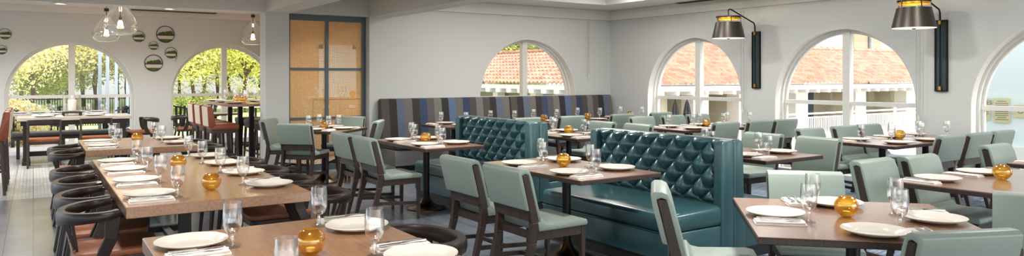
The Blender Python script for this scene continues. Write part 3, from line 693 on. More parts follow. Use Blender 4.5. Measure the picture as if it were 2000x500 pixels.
# ------------------------------------------------------------------ tableware
def mk_plate():
    o = MB().lathe([(0.001, .0045), (.088, .0045), (.097, .007), (.103, .012), (.146, .0245), (.152, .027), (.1535, .0245), (.147, .0185), (.108, .006), (.092, 0), (.001, 0)], 40).build('dinner_plate', 'china', smooth=True); return tag(o, '', 'plate')
def mk_napkin():
    m = MB()
    for i in range(2):
        z = .0045+.009*i; w, l = .056-.004*i, .125-.006*i; r = 5; vs = []
        nx, ny = 4, 14
        for s_ in (0, 1):
            for a in range(nx+1):
                for b in range(ny+1):
                    x = -w+2*w*a/nx; y = -l+2*l*b/ny
                    vs.append((x*(1-.06*abs(2*s_-1-.6*i))+.003*math.sin(y*40+i), y, z-.0045+s_*.0088+(.0016*math.sin(5*b/ny*PI+a*1.3+i*2) if s_ and 0 < a < nx else -.002*s_)))
        q = (nx+1)*(ny+1); fs = []
        for a in range(nx):
            for b in range(ny):
                k = a*(ny+1)+b; fs += [(k, k+1, k+ny+2, k+ny+1), (q+k, q+k+ny+1, q+k+ny+2, q+k+1)]
        for a in range(nx): k = a*(ny+1); fs += [(k, k+ny+1, q+k+ny+1, q+k), (k+ny, q+k+ny, q+k+2*ny+1, k+2*ny+1)]
        for b in range(ny): fs += [(b, q+b, q+b+1, b+1)]; k = nx*(ny+1)+b; fs += [(k, k+1, q+k+1, q+k)]
        m.add(vs, fs)
    return tag(m.build('folded_napkin', 'linen', smooth=True), '', 'napkin')
def mk_fork():
    m = MB(); m.bar((0, -.1, .003), (0, .02, .004), .013, .003, w2=.007)
    m.bar((0, .02, .004), (0, .045, .006), .007, .003, w2=.022); m.bar((0, .045, .006), (0, .06, .005), .022, .003)
    for k in range(4): x = -.0085+.0057*k; m.bar((x, .06, .005), (x, .1, .007), .0036, .0026, w2=.002)
    return tag(m.build('fork', 'chrome'), '', 'fork')
def mk_knife():
    m = MB(); m.bar((0, -.11, .004), (0, 0, .004), .014, .006, w2=.011); m.prism([(-.005, 0), (.009, 0), (.011, .06), (.006, .105), (-.005, .115)], .002, .0042, 'z')
    return tag(m.build('knife', 'chrome'), '', 'knife')
def mk_goblet():
    t = thing('water_goblet', '', 'glass')
    MB().lathe([(.004, .058), (.02, .063), (.032, .078), (.039, .1), (.042, .13), (.0405, .165), (.038, .198), (.0372, .1985), (.0392, .165), (.0405, .13), (.0373, .101), (.03, .081), (.018, .069), (.001, .067)], 26).build('bowl', 'glass', t, smooth=True)
    MB().lathe([(.0335, .0), (.034, .003), (.02, .007), (.009, .014), (.0075, .03), (.011, .042), (.0075, .05), (.008, .06)], 22).build('stem', 'water', t, smooth=True)
    return t
def mk_votive():
    t = thing('votive_holder', '', 'candle holder'); R = .062; prof = []
    for k in range(17):
        a = -PI/2+.42+(PI-.95)*k/16; prof.append((R*math.cos(a), .056+R*math.sin(a)*.95))
    prof += [(prof[-1][0]-.005, prof[-1][1]+.001)]
    inn = [(r-.006, z) for r, z in reversed(prof[2:-1])]
    MB().lathe([(.001, prof[0][1]), ]+prof+inn+[(.001, prof[2][1])], 32).build('glass_globe', 'amber', t, smooth=True)
    MB().lathe([(.001, .014), (.018, .014), (.019, .016), (.019, .028), (.001, .028)], 18).build('tealight', 'candle', t, smooth=True); return t
PLATE, NAP, FORK, KNIFE, GOB, VOT = map(Proto, (mk_plate, mk_napkin, mk_fork, mk_knife, mk_goblet, mk_votive))
TZ = .75
def setting(x, y, fx, fy, where, zt=TZ, cut=True, gl=True, nap=True, plate=True, tilt=0.):
    """x,y = point on the table edge in front of the diner, (fx,fy) faces into the table"""
    rx, ry = fy, -fx; rz = head(fx, fy)
    P = lambda a, b, z: (x+rx*a+fx*b, y+ry*a+fy*b, zt+z)
    if plate: PLATE.put('dinner plate '+where, P(0, .165, .0005), rz, 'dinner plates')
    if nap:
        NAP.put('folded napkin '+where, P(.222, .15, .0005), rz+tilt, 'folded napkins')
        if cut:
            FORK.put('silver fork '+where, P(.24, .15, .022), rz+tilt, 'forks'); KNIFE.put('silver knife '+where, P(.205, .15, .022), rz+tilt, 'knives')
    if gl: GOB.put('water goblet '+where, P(.15, .305, .0005), 0, 'water goblets')
def votive(x, y, where, zt=TZ): VOT.put('amber glass votive globe '+where, (x, y, zt+.0005), 0, 'amber votive globes')
# ------------------------------------------------------------------ tables
def pedestal_table(label, cx, cy, sx, sy, rotz=0, legs=((0, 0),), h=TZ, mat='walnut', disc=.225, grp='pedestal dining tables'):
    t = thing('pedestal_table', label, 'table', (cx, cy, 0), rotz, grp)
    MB().box(-sx/2+.003, sx/2-.003, -sy/2+.003, sy/2-.003, h-.01, h).build('table_top', mat, t); MB().box(-sx/2, sx/2, -sy/2, sy/2, h-.036, h-.004).build('edge_band', 'dark', t, bevel=.003, seg=1)
    for lx, ly in legs:
        MB().tube([(lx, ly, .05), (lx, ly, h-.05)], .036, 16).build('column', 'steel', t, smooth=True)
        MB().lathe([(disc, 0), (disc, .012), (disc*.85, .02), (disc*.5, .04), (.07, .075), (.045, .12), (.036, .14)], 36, (lx, ly, 0)).build('base', 'bronze', t, smooth=True)
        m = MB(); m.bar((lx-.22, ly, h-.048), (lx+.22, ly, h-.048), .05, .025); m.bar((lx, ly-.22, h-.048), (lx, ly+.22, h-.048), .05, .025); m.build('top_bracket', 'steel', t)
    return t
def communal(label, x0, x1, y0, y1, grp='communal oak tables'):
    t = thing('communal_table', label, 'table', ((x0+x1)/2, (y0+y1)/2, 0), 0, grp); w, l = (x1-x0)/2, (y1-y0)/2
    MB().box(-w, w, -l, l, TZ-.066, TZ).build('table_top', 'oak', t, bevel=.004, seg=1)
    for s in (-1, 1):
        y = s*(l-.42)
        for q in (-1, 1): MB().box(q*.16-.035, q*.16+.035, y-.035, y+.035, 0, TZ-.1).build('leg', 'steel', t)
        MB().box(-.42, .42, y-.03, y+.03, TZ-.1, TZ-.06).build('top_bearer', 'steel', t); MB().box(-.2, .2, y-.025, y+.025, .12, .17).build('cross_brace', 'steel', t)
    MB().box(-.03, .03, -l+.42, l-.42, .125, .165).build('stretcher', 'steel', t); return t
def side(x, y, fx, fy, label, grp='sage green dining chairs'):
    """x,y = centre of the top of the backrest, (fx,fy) facing"""
    q = math.hypot(fx, fy); fx, fy = fx/q, fy/q; return SIDE.put(label, (x+fx*.3, y+fy*.3, 0), head(fx, fy), grp)
def arm(x, y, fx, fy, label, grp='black armchairs with rust seats'):
    return ARM.put(label, (x+fx*.285, y+fy*.285, 0), head(fx, fy), grp)
# ------------------------------------------------------------------ communal tables
AX0, AX1 = .44, 1.51
communal('long oak communal table set for eight in the middle of the left aisle', AX0, AX1, 4.62, 7.45)
communal('oak communal table behind the long one, partly hidden by it', AX0, AX1, 8.4, 9.87)
communal('oak communal table cut off by the bottom picture edge', AX0-.02, AX1-.02, .9, 3.72)
rowA = (5.0, 5.72, 6.43, 7.1); ordn = ('first from front', 'second from front', 'third from front', 'fourth from front')
for i, y in enumerate(rowA):
    setting(AX0, y, 1, 0, 'on the aisle side of the long communal table, '+ordn[i], cut=i < 2)
    setting(AX1, y-.0, -1, 0, 'on the far side of the long communal table, '+ordn[i], cut=i < 2)
for i, y in enumerate((8.75, 9.4)):
    setting(AX0, y, 1, 0, 'on the aisle side of the rear communal table, '+('front' if i == 0 else 'back')+' place', cut=False)
    setting(AX1, y, -1, 0, 'on the far side of the rear communal table, '+('front' if i == 0 else 'back')+' place', cut=False)
setting(AX0-.02, 3.44, 1, 0, 'at the left rear corner of the foreground communal table')
setting(AX1-.02, 3.36, -1, 0, 'at the right rear corner of the foreground communal table')
setting(AX1-.02, 2.66, -1, 0, 'at the bottom picture edge of the foreground communal table')
GOB.put('clear water goblet cut by the bottom picture edge beside the foreground votive', (.72, 2.47, TZ+.0005), 0, 'water goblets')
votive(.97, 2.98, 'in the foreground on the cut-off communal table'); votive(.98, 5.05, 'on the long communal table, the nearer of its two')
votive(.98, 6.35, 'on the long communal table, the farther of its two'); votive(.98, 9.1, 'on the rear communal table')
for i, y in enumerate((5.0, 5.62, 6.37, 7.1)):
    arm(.135, y, 1, 0, 'black armchair on the aisle side of the long communal table, '+ordn[i])
    arm(1.82, (4.85, 5.6, 6.3, 7.05)[i], -1, 0, 'black armchair across the long communal table, '+ordn[i])
arm(.15, 8.75, 1, 0, 'black armchair at the rear communal table, aisle side, nearer one'); arm(.15, 9.42, 1, 0, 'black armchair at the rear communal table, aisle side, farther one')
arm(1.8, 8.8, -1, 0, 'black armchair across the rear communal table, nearer one'); arm(1.8, 9.45, -1, 0, 'black armchair across the rear communal table, farther one')
arm(1.79, 3.22, -1, 0, 'black armchair rail showing behind the foreground table at its right corner')
# ------------------------------------------------------------------ booth tables
def diner(tbl): return tbl
T1 = 'of the nearest booth table'; T2 = 'of the far booth table'
pedestal_table('walnut table in front of the nearest teal tufted booth', 3.665, 4.68, .81, 1.36)
pedestal_table('walnut table in front of the farther teal tufted booth', 3.72, 7.33, .72, 1.36)
pedestal_table('walnut table behind the nearest teal booth, set along its rear seat', 5.82, 4.72, .86, 1.38)
pedestal_table('walnut table behind the farther teal booth, set along its rear seat', 5.8, 7.36, .8, 1.34)
for nm, x0, x1, ys, c in (('nearest booth table', 3.26, 4.07, (4.34, 5.02), True), ('farther booth table', 3.36, 4.08, (6.99, 7.67), True)):
    for i, y in enumerate(ys):
        e = ('front', 'rear')[i]
        setting(x0, y, 1, 0, 'on the chair side of the %s, %s place' % (nm, e), cut=c); setting(x1, y, -1, 0, 'on the tufted bench side of the %s, %s place' % (nm, e), cut=c)
votive(3.665, 4.72, 'on the nearest booth table'); votive(3.72, 7.35, 'on the farther booth table')
for nm, x0, x1, ys in (('table behind the nearest booth', 5.39, 6.25, (4.38, 5.06)), ('table behind the farther booth', 5.4, 6.2, (7.02, 7.7))):
    for i, y in enumerate(ys):
        e = ('front', 'rear')[i]
        setting(x0, y, 1, 0, 'on the bench side of the %s, %s place' % (nm, e), cut=False); setting(x1, y, -1, 0, 'on the window side of the %s, %s place' % (nm, e), cut=False)
votive(5.62, 4.72, 'behind the top edge of the nearest booth'); votive(5.8, 7.36, 'on the table behind the farther booth')
side(2.765, 4.21, 1, 0, 'sage dining chair at the nearest booth table, the nearer of two, back turned'); side(2.765, 4.87, 1, 0, 'sage dining chair at the nearest booth table, the farther of two, back turned')
side(2.87, 7.05, 1, 0, 'sage dining chair at the farther booth table, the nearer of two'); side(2.87, 7.7, 1, 0, 'sage dining chair at the farther booth table, the farther of two')
side(6.74, 4.4, -1, 0, 'sage dining chair facing the rear bench of the nearest booth, nearer one'); side(6.73, 5.07, -1, 0, 'sage dining chair facing the rear bench of the nearest booth, farther one')
side(6.66, 6.97, -1, 0, 'sage dining chair facing the rear bench of the farther booth, nearer one'); side(6.62, 7.64, -1, 0, 'sage dining chair facing the rear bench of the farther booth, farther one')
# ------------------------------------------------------------------ tufted booths
def tuft_mesh(l, z0, z1, a, b, D):
    """tufted pad in local y (length) and z, bulging to -x"""
    mb = MB(); ny, nz = int(round(l/(a/20))), int(round((z1-z0)/(b/20))); vs, fs = [], []
    def diag(i, j):
        # split each quad along the nearer crease direction: p = y/a+z/b falls on '\\', q on '/'
        p = ((i+.5)+(j+.5))/20 % 1; q = ((i+.5)-(j+.5))/20 % 1
        return min(q, 1-q) < min(p, 1-p)
    for j in range(nz+1):
        for i in range(ny+1):
            y = a/20*i; z = b/20*j
            p = PI*(y/a+z/b); q = PI*(y/a-z/b); s = abs(math.sin(p))*abs(math.sin(q))
            edge = max(0, min(1, min(y, ny*a/20-y)/.035, (nz*b/20-z)/.03, z/.05))
            h = D*((s+.03)**.55-.145)*1.15
            # deepen at the buttons
            kk = math.cos(p)**2*math.cos(q)**2; h -= .012*max(0, (kk-.8)/.2)
            vs.append((-(h*max(0, edge)**.5), y, z0+z))
    for j in range(nz):
        for i in range(ny):
            k = j*(ny+1)+i; q = [k, k+1, k+ny+2, k+ny+1]; odd = (i+j) % 2
            fs += [(q[0], q[1], q[2]), (q[0], q[2], q[3])] if (round(l*i/ny/(a/2)*100) >= 0 and diag(i, j)) else [(q[0], q[1], q[3]), (q[1], q[2], q[3])]
    mb.add(vs, fs)
    # closing box behind
    e = [j*(ny+1) for j in range(nz+1)]
    mb.box(0, .03, 0, l, z0, z1)
    return mb
def booth(label, y0, y1):
    t = thing('tufted_booth', label, 'booth', (4.54, y0, 0), 0, 'double-sided teal leather booths'); l = y1-y0
    pad = .09; a, b = .2, .2; zb, zt = .47, .985
    tb = tuft_mesh(l-2*pad, zb, zt, a, b, .055); o = tb.build('tufted_back', 'teal', t, smooth=True, loc=(.075, pad, 0))
    first = None
    nu = int((l-2*pad)/a*2)+1
    for i in range(nu+1):
        for j in range(6):
            if (i+j) % 2: continue
            y = a/2*i; z = b/2*j
            if .04 < y < l-2*pad-.04 and .05 < z < zt-zb-.04:
                if first is None:
                    m = MB(); m.lathe([(.001, .008), (.007, .006), (.011, 0), (.011, -.006)], 10, mat=Matrix.Rotation(-PI/2, 4, 'Y')); first = m.build('button', 'button', o, smooth=True); c = first
                else: c = first.copy(); COL.objects.link(c); c.parent = o
                c.location = (.006, y, zb+z)
    # core with rounded top roll
    prof = [(.09, .1), (.09, .955), (.1, .978), (.13, .99), (.2, .99), (.235, .978), (.25, .95), (.25, .1)]
    c = MB(); c.prism(prof, .012, l-.012, 'y'); c.build('back_core', 'teal', t, smooth=True)
    for yy, nm in ((0, 'end_panel'), (l-pad, 'end_panel')):
        m = MB(); m.prism([(-.005, .1), (-.005, .955), (.02, .985), (.12, .988), (.14, .97), (.14, .1)], yy, yy+pad, 'y'); m.build(nm, 'teal', t, smooth=True, bevel=.02, seg=3)
        m = MB(); m.prism([(.145, .1), (.145, .97), (.165, .988), (.235, .985), (.26, .955), (.29, .1)], yy+.004, yy+pad-.004, 'y'); m.build(nm, 'teal', t, smooth=True, bevel=.02, seg=3)
    for sgn, x0, x1, nm in ((-1, -.6, .06, ''), (1, .25, .79, '')):
        mb = MB(); q = [(x0, .31), (x0, .45), (x1, .47), (x1, .31)] if sgn < 0 else [(x0, .31), (x0, .47), (x1, .45), (x1, .31)]
        mb.prism(q, .01, l-.01, 'y'); mb.build('seat_cushion', 'teal', t, smooth=True, bevel=.04, seg=4)
        f = MB(); xa, xb = (x0+.012, x1) if sgn < 0 else (x0, x1-.012); f.box(xa, xb, .012, l-.012, .1, .312); f.build('seat_front', 'teal', t, smooth=True, bevel=.015, seg=3)
        wl = MB(); xx = x0+.006 if sgn < 0 else x1-.006
        wl.tube([(xx, .02, .312), (xx, l-.02, .312)], .006, 6); wl.build('piping', 'teal', t, smooth=True)
    MB().box(-.54, .74, .05, l-.05, 0, .1).build('plinth', 'plinth', t)
    return t
booth('nearest teal tufted leather booth with diamond buttoned back', 3.8, 5.42)
booth('farther teal tufted leather booth with diamond buttoned back', 6.46, 8.12)
# ------------------------------------------------------------------ diamond tables
pedestal_table('small walnut table turned as a diamond in front of the golden mesh screen', 3.45, 10.0, .93, .93, PI/4)
pedestal_table('square walnut table turned as a diamond in the right foreground', 3.6, 2.15, 1.11, 1.11, PI/4)
r2 = math.sqrt(.5)
def diamond(cx, cy, s, nm, cut, which=(0, 1, 2, 3)):
    names = {0: 'rear window side', 1: 'rear aisle side', 2: 'front aisle side', 3: 'front window side'}
    for k, (nx, ny) in enumerate(((r2, r2), (-r2, r2), (-r2, -r2), (r2, -r2))):
        if k in which: setting(cx+nx*s/2, cy+ny*s/2, -nx, -ny, 'at the %s of the %s' % (names[k], nm), cut=cut)
diamond(3.45, 10.0, .93, 'diamond-turned table before the mesh screen', False)
diamond(3.6, 2.15, 1.11, 'diamond-turned foreground table', True)
votive(3.45, 10.0, 'on the table before the mesh screen'); votive(3.62, 2.2, 'on the diamond-turned foreground table')
side(4.13, 10.75, -1, -1, 'sage dining chair between the diamond table and the mesh screen'); side(4.1, 9.6, -.9, .6, 'sage dining chair at the diamond table nearest the striped banquette')
side(2.9, 9.55, .72, .7, 'sage dining chair at the mesh screen table, back squarely turned'); side(2.88, 10.75, .8, -.6, 'sage dining chair beside the white pillar')
side(3.0, 2.95, 1, -1, 'sage dining chair seen edge-on in front of the nearest booth'); side(4.24, 2.87, -1, -1, 'wide sage dining chair behind the diamond-turned foreground table')
side(3.165, 1.42, .4, .92, 'sage dining chair cut by the bottom edge before the foreground table')
# ------------------------------------------------------------------ right edge row
pedestal_table('walnut rectangular table at the right picture edge with amber votive', 5.86, 2.38, 1.48, .76, 0, ((.0, -.1),))
pedestal_table('walnut table mostly cut off by the right picture edge', 7.6, 2.41, 1.2, .76, 0, ((.36, 0),), disc=.2)
for i, x in enumerate((5.42, 6.05)):
    setting(x, 2.76, 0, -1, 'on the far side of the right edge table, '+('corner' if i == 0 else 'inner')+' place', cut=i == 0, gl=False)
setting(6.15, 2.0, 0, 1, 'on the near side of the right edge table', cut=False, gl=False)
setting(7.35, 2.79, 0, -1, 'on the table cut by the right picture edge', cut=False, gl=False)
votive(5.86, 2.36, 'on the table at the right picture edge')
side(5.3, 3.0, 0, -1, 'sage dining chair between the diamond table and the right edge table'); side(5.87, 2.95, 0, -1, 'sage dining chair behind the corner of the right edge table')
side(7.41, 3.03, 0, -1, 'sage dining chair at the mostly cut-off table below the sign plates'); side(4.46, 1.59, -.93, -.37, 'sage dining chair cut by the right picture edge, nearest the camera')
# ------------------------------------------------------------------ window rows
for nm, y0, y1, xs in (('front window row', 4.1, 4.9, (7.65, 8.62)), ('middle window row', 6.88, 7.68, (7.45, 8.42))):
    for i, x0 in enumerate(xs):
        pedestal_table('walnut table of the %s, the one %s' % (nm, ('farther from', 'next to')[i]+' the windows'), x0+.475, (y0+y1)/2, .94, y1-y0, disc=.17)
    xs6 = (xs[0]+.35, xs[0]+1.0, xs[0]+1.62)
    for i, x in enumerate(xs6):
        e = ('aisle end', 'middle', 'window end')[i]
        setting(x, y0, 0, 1, 'on the near side of the %s, %s' % (nm, e), cut=False); setting(x, y1, 0, -1, 'on the far side of the %s, %s' % (nm, e), cut=False)
    votive(xs[0]+.95, (y0+y1)/2+.05, 'on the %s of tables' % nm)
for nm, yb, xs, f in (('near side of the front window row', 3.78, (8.15, 8.78, 9.35), 1), ('far side of the front window row', 5.25, (7.86, 8.6, 9.15), -1),
                      ('near side of the middle window row', 6.55, (7.89, 8.6, 9.2), 1), ('far side of the middle window row', 8.2, (7.91, 8.6, 9.18), -1)):
    for i, x in enumerate(xs): side(x, yb, 0, f, 'sage dining chair on the %s, %s' % (nm, ('aisle end', 'middle', 'window end')[i]))
# ------------------------------------------------------------------ striped banquette and its tables
def banquette(label, x0, x1):
    t = thing('striped_banquette', label, 'banquette', (x0, 11.055, 0), 0, 'striped banquettes along the back wall'); l = x1-x0
    MB().prism([(-.005, .3), (-.005, 1.1), (-.03, 1.128), (-.08, 1.13), (-.115, 1.1), (-.2, .47), (-.2, .3)], 0, l).build('backrest', 'stripe', t, smooth=True, bevel=.018, seg=3)
    MB().prism([(-.19, .33), (-.19, .47), (-.7, .455), (-.7, .33)], 0, l).build('seat_cushion', 'blackseat', t, smooth=True, bevel=.03, seg=3)
    MB().box(0, l, -.68, -.01, .08, .33).build('seat_front', 'greyvinyl', t, bevel=.01); MB().box(.03, l-.03, -.63, -.03, 0, .08).build('plinth', 'plinth', t); return t
M['greyvinyl'] = plain('grey_vinyl', (118, 116, 114), .45)
banquette('striped grey and blue banquette section left of the back window seam', 4.72, 7.255)
banquette('striped grey and blue banquette section ending at the room corner', 7.265, 9.72)
bx = ((5.05, 'first from the screen'), (5.95, 'second from the screen'), (6.8, 'third from the screen'), (7.75, 'fourth from the screen'), (8.75, 'fifth, by the room corner'))
for i, (x, lb) in enumerate(bx):
    pedestal_table('small walnut table along the striped banquette, '+lb, x+.35, 9.72, .68, .86, grp='small banquette tables')
    for f, y, sd in ((1, 9.29, 'chair'), (-1, 10.15, 'bench')):
        setting(x+.35, y, 0, f, 'on the %s side of banquette table %s' % (sd, lb), cut=False, nap=f < 0)
    if i > 1: votive(x+.35, 9.74, 'on the banquette table '+lb)
    side((5.42, 6.25, 7.12, 8.2, 9.1)[i], 8.97, 0, 1, 'dining chair at the banquette table '+lb)
# ------------------------------------------------------------------ bar-height table and stools
bt = thing('bar_table', 'tall walnut bar table with six place settings by the second arched window', 'table', (2.9, 12.6, 0))
MB().box(-.42, .42, -1.1, 1.1, 1.03, 1.07).build('table_top', 'walnut', bt, bevel=.004, seg=1)
for yy in (-.75, 0, .75):
    MB().box(-.034, .034, yy-.034, yy+.034, .03, 1.03).build('post', 'steel', bt); MB().box(-.08, .08, yy-.2, yy+.2, 0, .03).build('foot_plate', 'steel', bt)
for i, y in enumerate((11.85, 12.55, 13.25)):
    e = ('nearest', 'middle', 'farthest')[i]
    setting(2.48, y, 1, 0, 'on the stool-back side of the tall bar table, '+e, 1.07, False, nap=False); setting(3.32, y, -1, 0, 'on the pillar side of the tall bar table, '+e, 1.07, False, nap=False)
    STOOL.put('rust leather bar stool with cream back at the tall bar table, '+e, (2.44, 11.75+.62*i, 0), head(1, 0), 'rust bar stools at the tall table')
    BSTOOL.put('black backless stool across the tall bar table, '+e, (3.21, 11.95+.66*i, 0), head(-1, 0), 'black stools across the tall table')
votive(2.85, 12.15, 'on the tall bar table, nearer one', 1.07); votive(2.9, 12.85, 'on the tall bar table, farther one', 1.07)
for i, y in enumerate((11.25, 11.9, 12.55)):
    STOOL.put('rust bar stool at the left picture edge, '+('nearest', 'middle', 'farthest')[i]+' of its row', (-.5, y, 0), head(-1, 0), 'rust bar stools at the left edge')
# ------------------------------------------------------------------ lantern table by the first window
wt = thing('window_table', 'dark trestle table with pale top carrying the hurricane lantern', 'table', (.62, 14.9, 0))
M['littop'] = wood('window_lit_pale_top', (150, 140, 130), (186, 176, 166), .3, 'X', 5, 10)  # window light on the table tops is put into this pale colour
MB().box(-.85, .85, -.42, .42, .745, .805).build('table_top', 'littop', wt, bevel=.005)
for s in (-1, 1):
    MB().box(s*.72-.045, s*.72+.045, -.3, .3, .06, .745).build('trestle_leg', 'black', wt); MB().box(s*.72-.06, s*.72+.06, -.38, .38, 0, .06).build('foot', 'black', wt)
MB().box(-.72, .72, -.03, .03, .12, .2).build('stretcher', 'black', wt); MB().box(-.8, .8, -.36, .36, .665, .745).build('apron', 'black', wt)
for i, x in enumerate((.15, .89)):
    e = ('left', 'right')[i]
    LOW.put('low-backed chair with rust seat at the lantern table, '+('fence' if i == 0 else 'patio post')+' end', (x, 14.28, 0), 0, 'low rust chairs at the lantern table')
    setting(x, 14.48, 0, 1, zt=.805, where= 'on the room side of the lantern table, '+('fence' if i == 0 else 'patio post')+' end', cut=False, nap=True)
    setting(x+.1, 15.32, 0, -1, zt=.805, where= 'on the window side of the lantern table, '+('fence' if i == 0 else 'patio post')+' end', cut=False)
be = thing('window_bench', 'long black cushioned bench between the lantern table and the window', 'bench', (.62, 15.85, 0))
MB().prism(rr(.95, .2, .04), .4, .48, 'z').build('seat', 'blackseat', be, smooth=True, bevel=.02); MB().box(-.92, .92, -.17, .17, .34, .4).build('seat_frame', 'black', be)
for sx in (-1, 1):
    for sy in (-1, 1): MB().bar((sx*.85, sy*.14, 0), (sx*.85, sy*.14, .35), .05, .05).build('leg', 'black', be)
hl = thing('hurricane_lantern', 'clear glass hurricane lantern with white pillar candle on the window table', 'lantern', (.57, 14.92, .8055))
MB().lathe([(.1, .07), (.135, .072), (.138, .075), (.138, .36), (.134, .36), (.134, .078), (.1, .076)], 32).build('glass_cylinder', 'glass', hl, smooth=True)
MB().lathe([(.001, .08), (.06, .08), (.065, .085), (.065, .27), (.06, .275), (.001, .27)], 28).build('candle', 'candle', hl, smooth=True)
lb = MB(); lb.box(-.15, .15, -.15, .15, .045, .07)
lb.build('base', 'black', hl, bevel=.004)
for sx in (-1, 1):
    for sy in (-1, 1): MB().box(sx*.13-.018, sx*.13+.018, sy*.13-.018, sy*.13+.018, 0, .046).build('foot', 'black', hl)
arm(1.97, 15.1, -1, 0, 'black armchair with rust seat at the end of the lantern table'); arm(2.3, 15.6, 1, 0, 'black armchair at the small table under the second arched window')
pedestal_table('small pale table under the second arched window', 3.1, 15.6, .8, .75, 0, mat='littop')
# ------------------------------------------------------------------ mesh screen with frame
sc = thing('mesh_screen', 'golden woven wire screen in a dark grey four-pane frame', 'screen', (3.925, 11.26, 0))
hw, zt = .652, 2.472
fr = MB(); 
for x0, x1 in ((-hw, -hw+.06), (hw-.06, hw), (-.025, .025)): fr.box(x0, x1, -.035, .035, 0, zt)
for z0, z1 in ((zt-.09, zt), (1.59, 1.635), (.81, .85), (0, .1)): fr.box(-hw+.06, hw-.06, -.03, .03, z0, z1)
fr.build('frame', 'frame', sc)
ms = MB(); x0, x1, za, zb = -hw+.06, hw-.06, .1, zt-.09; n = 46; mz = 88; seg = 2
for k in range(n+1):
    x = x0+(x1-x0)*k/n; pts = []
    for j in range(mz*seg+1): pts.append((x, .005*math.cos(PI*j/seg+PI*k), za+(zb-za)*j/(mz*seg)))
    ms.sweep(pts, [(-.0055, 0), (0, -.002), (.0055, 0), (0, .002)], up=(0, 1, 0), caps=False)
for k in range(mz+1):
    z = za+(zb-za)*k/mz; pts = []
    for j in range(n*seg+1): pts.append((x0+(x1-x0)*j/(n*seg), -.005*math.cos(PI*j/seg+PI*k), z))
    ms.sweep(pts, [(-.0055, 0), (0, -.002), (.0055, 0), (0, .002)], up=(0, 1, 0), caps=False)
ms.build('woven_mesh', 'mesh', sc)
# things glimpsed behind the screen
cz = thing('credenza', 'wooden service cabinet seen behind the mesh screen', 'cabinet', (4.75, 13.2, 0))
MB().box(-.5, .5, -.25, .25, .06, 1.08).build('body', 'woodwall', cz, bevel=.005); MB().box(-.46, .46, -.22, .22, 0, .06).build('plinth', 'plinth', cz); MB().box(-.52, .52, -.27, .27, 1.08, 1.11).build('top', 'woodwall', cz)
for s in (-1, 1):
    d = MB().box(s*.245-.235, s*.245+.235, -.27, -.25, .1, 1.06).build('door', 'woodwall', cz); MB().prism([(a*1, b*1) for a, b in [(s*.245+.07*math.cos(k*PI/8), .93+.03*math.sin(k*PI/8)) for k in range(16)]], -.274, -.268, 'y').build('hand_hole', 'white', d)
for i, dx in enumerate((-.35, -.2, .1, .18)): GOB.put('water goblet on the cabinet behind the mesh screen, '+('first', 'second', 'third', 'fourth')[i]+' along', (4.75+dx, 13.15, 1.1105), 0, 'water goblets')
votive(5.1, 13.15, 'on the cabinet behind the mesh screen', 1.11)
pw = thing('pale_doorway', 'pale bright framed doorway on the wood wall behind the mesh screen', 'doorway', (5.3, 14.49, 0))
m = MB(); m.box(-.42, -.34, -.05, 0, 0, 2.15); m.box(.3, .38, -.05, 0, 0, 2.15); m.box(-.42, .38, -.05, 0, 2.07, 2.15); m.build('frame', 'white', pw); MB().box(-.34, .3, -.02, 0, 0, 2.07).build('door', 'paleblue', pw)
# ------------------------------------------------------------------ pendants
def atd(px, py, d):
    la = (px-1000)/F_PX*d; return (d*cs+la*cc, d*cc-la*cs, H-(py-HY)*d/F_PX)
def mk_pend():
    t = thing('pendant_light', '', 'pendant lamp')          # origin at the bulb
    pr = [(.115, -.175), (.165, -.165), (.212, -.12), (.236, -.05), (.228, .02), (.19, .1), (.135, .18), (.08, .25), (.04, .3), (.016, .34)]
    MB().lathe([(.001, -.178)]+pr, 40).build('glass_shade', 'bigglass', t, smooth=True)
    MB().lathe([(.001, -.05), (.02, -.045), (.034, -.02), (.036, .0), (.028, .03), (.015, .05), (.001, .05)], 16).build('bulb', 'bulb', t, smooth=True)
    MB().tube([(0, 0, .05), (0, 0, .1)], .02, 12).build('lamp_holder', 'bronze', t); MB().tube([(0, 0, .1), (0, 0, .4)], .007, 8).build('stem', 'bronze', t)
    MB().tube([(0, 0, .385), (0, 0, .44)], .04, 16).build('cap', 'plinth', t)
    ch = MB(); z = .44; k = 0
    while z < .62:
        r = .012; pts = [((r*math.cos(2*PI*i/8) if k % 2 else 0), (0 if k % 2 else r*math.cos(2*PI*i/8)), z+.02+.02*math.sin(2*PI*i/8)) for i in range(8)]; ch.tube(pts, .003, 5, closed=True); z += .03; k += 1
    ch.build('chain', 'plinth', t); return t
PEND = Proto(mk_pend)
for px, py, d, lb in ((235, 46, 10.85, 'teardrop glass pendant lamp, the larger-looking front one of the overlapping pair'), (208, 63, 13.2, 'teardrop glass pendant lamp, the rear one of the overlapping pair'), (494, 71, 14.6, 'teardrop glass pendant lamp next to the white pillar')):
    p = atd(px, py, d); PEND.put(lb, p, 0, 'teardrop glass pendants')
    l = bpy.data.lights.new('bulb_glow', 'POINT'); l.energy = 12; l.color = (1, .78, .5); l.shadow_soft_size = .05; o = bpy.data.objects.new('bulb_glow', l); COL.objects.link(o); o.location = p
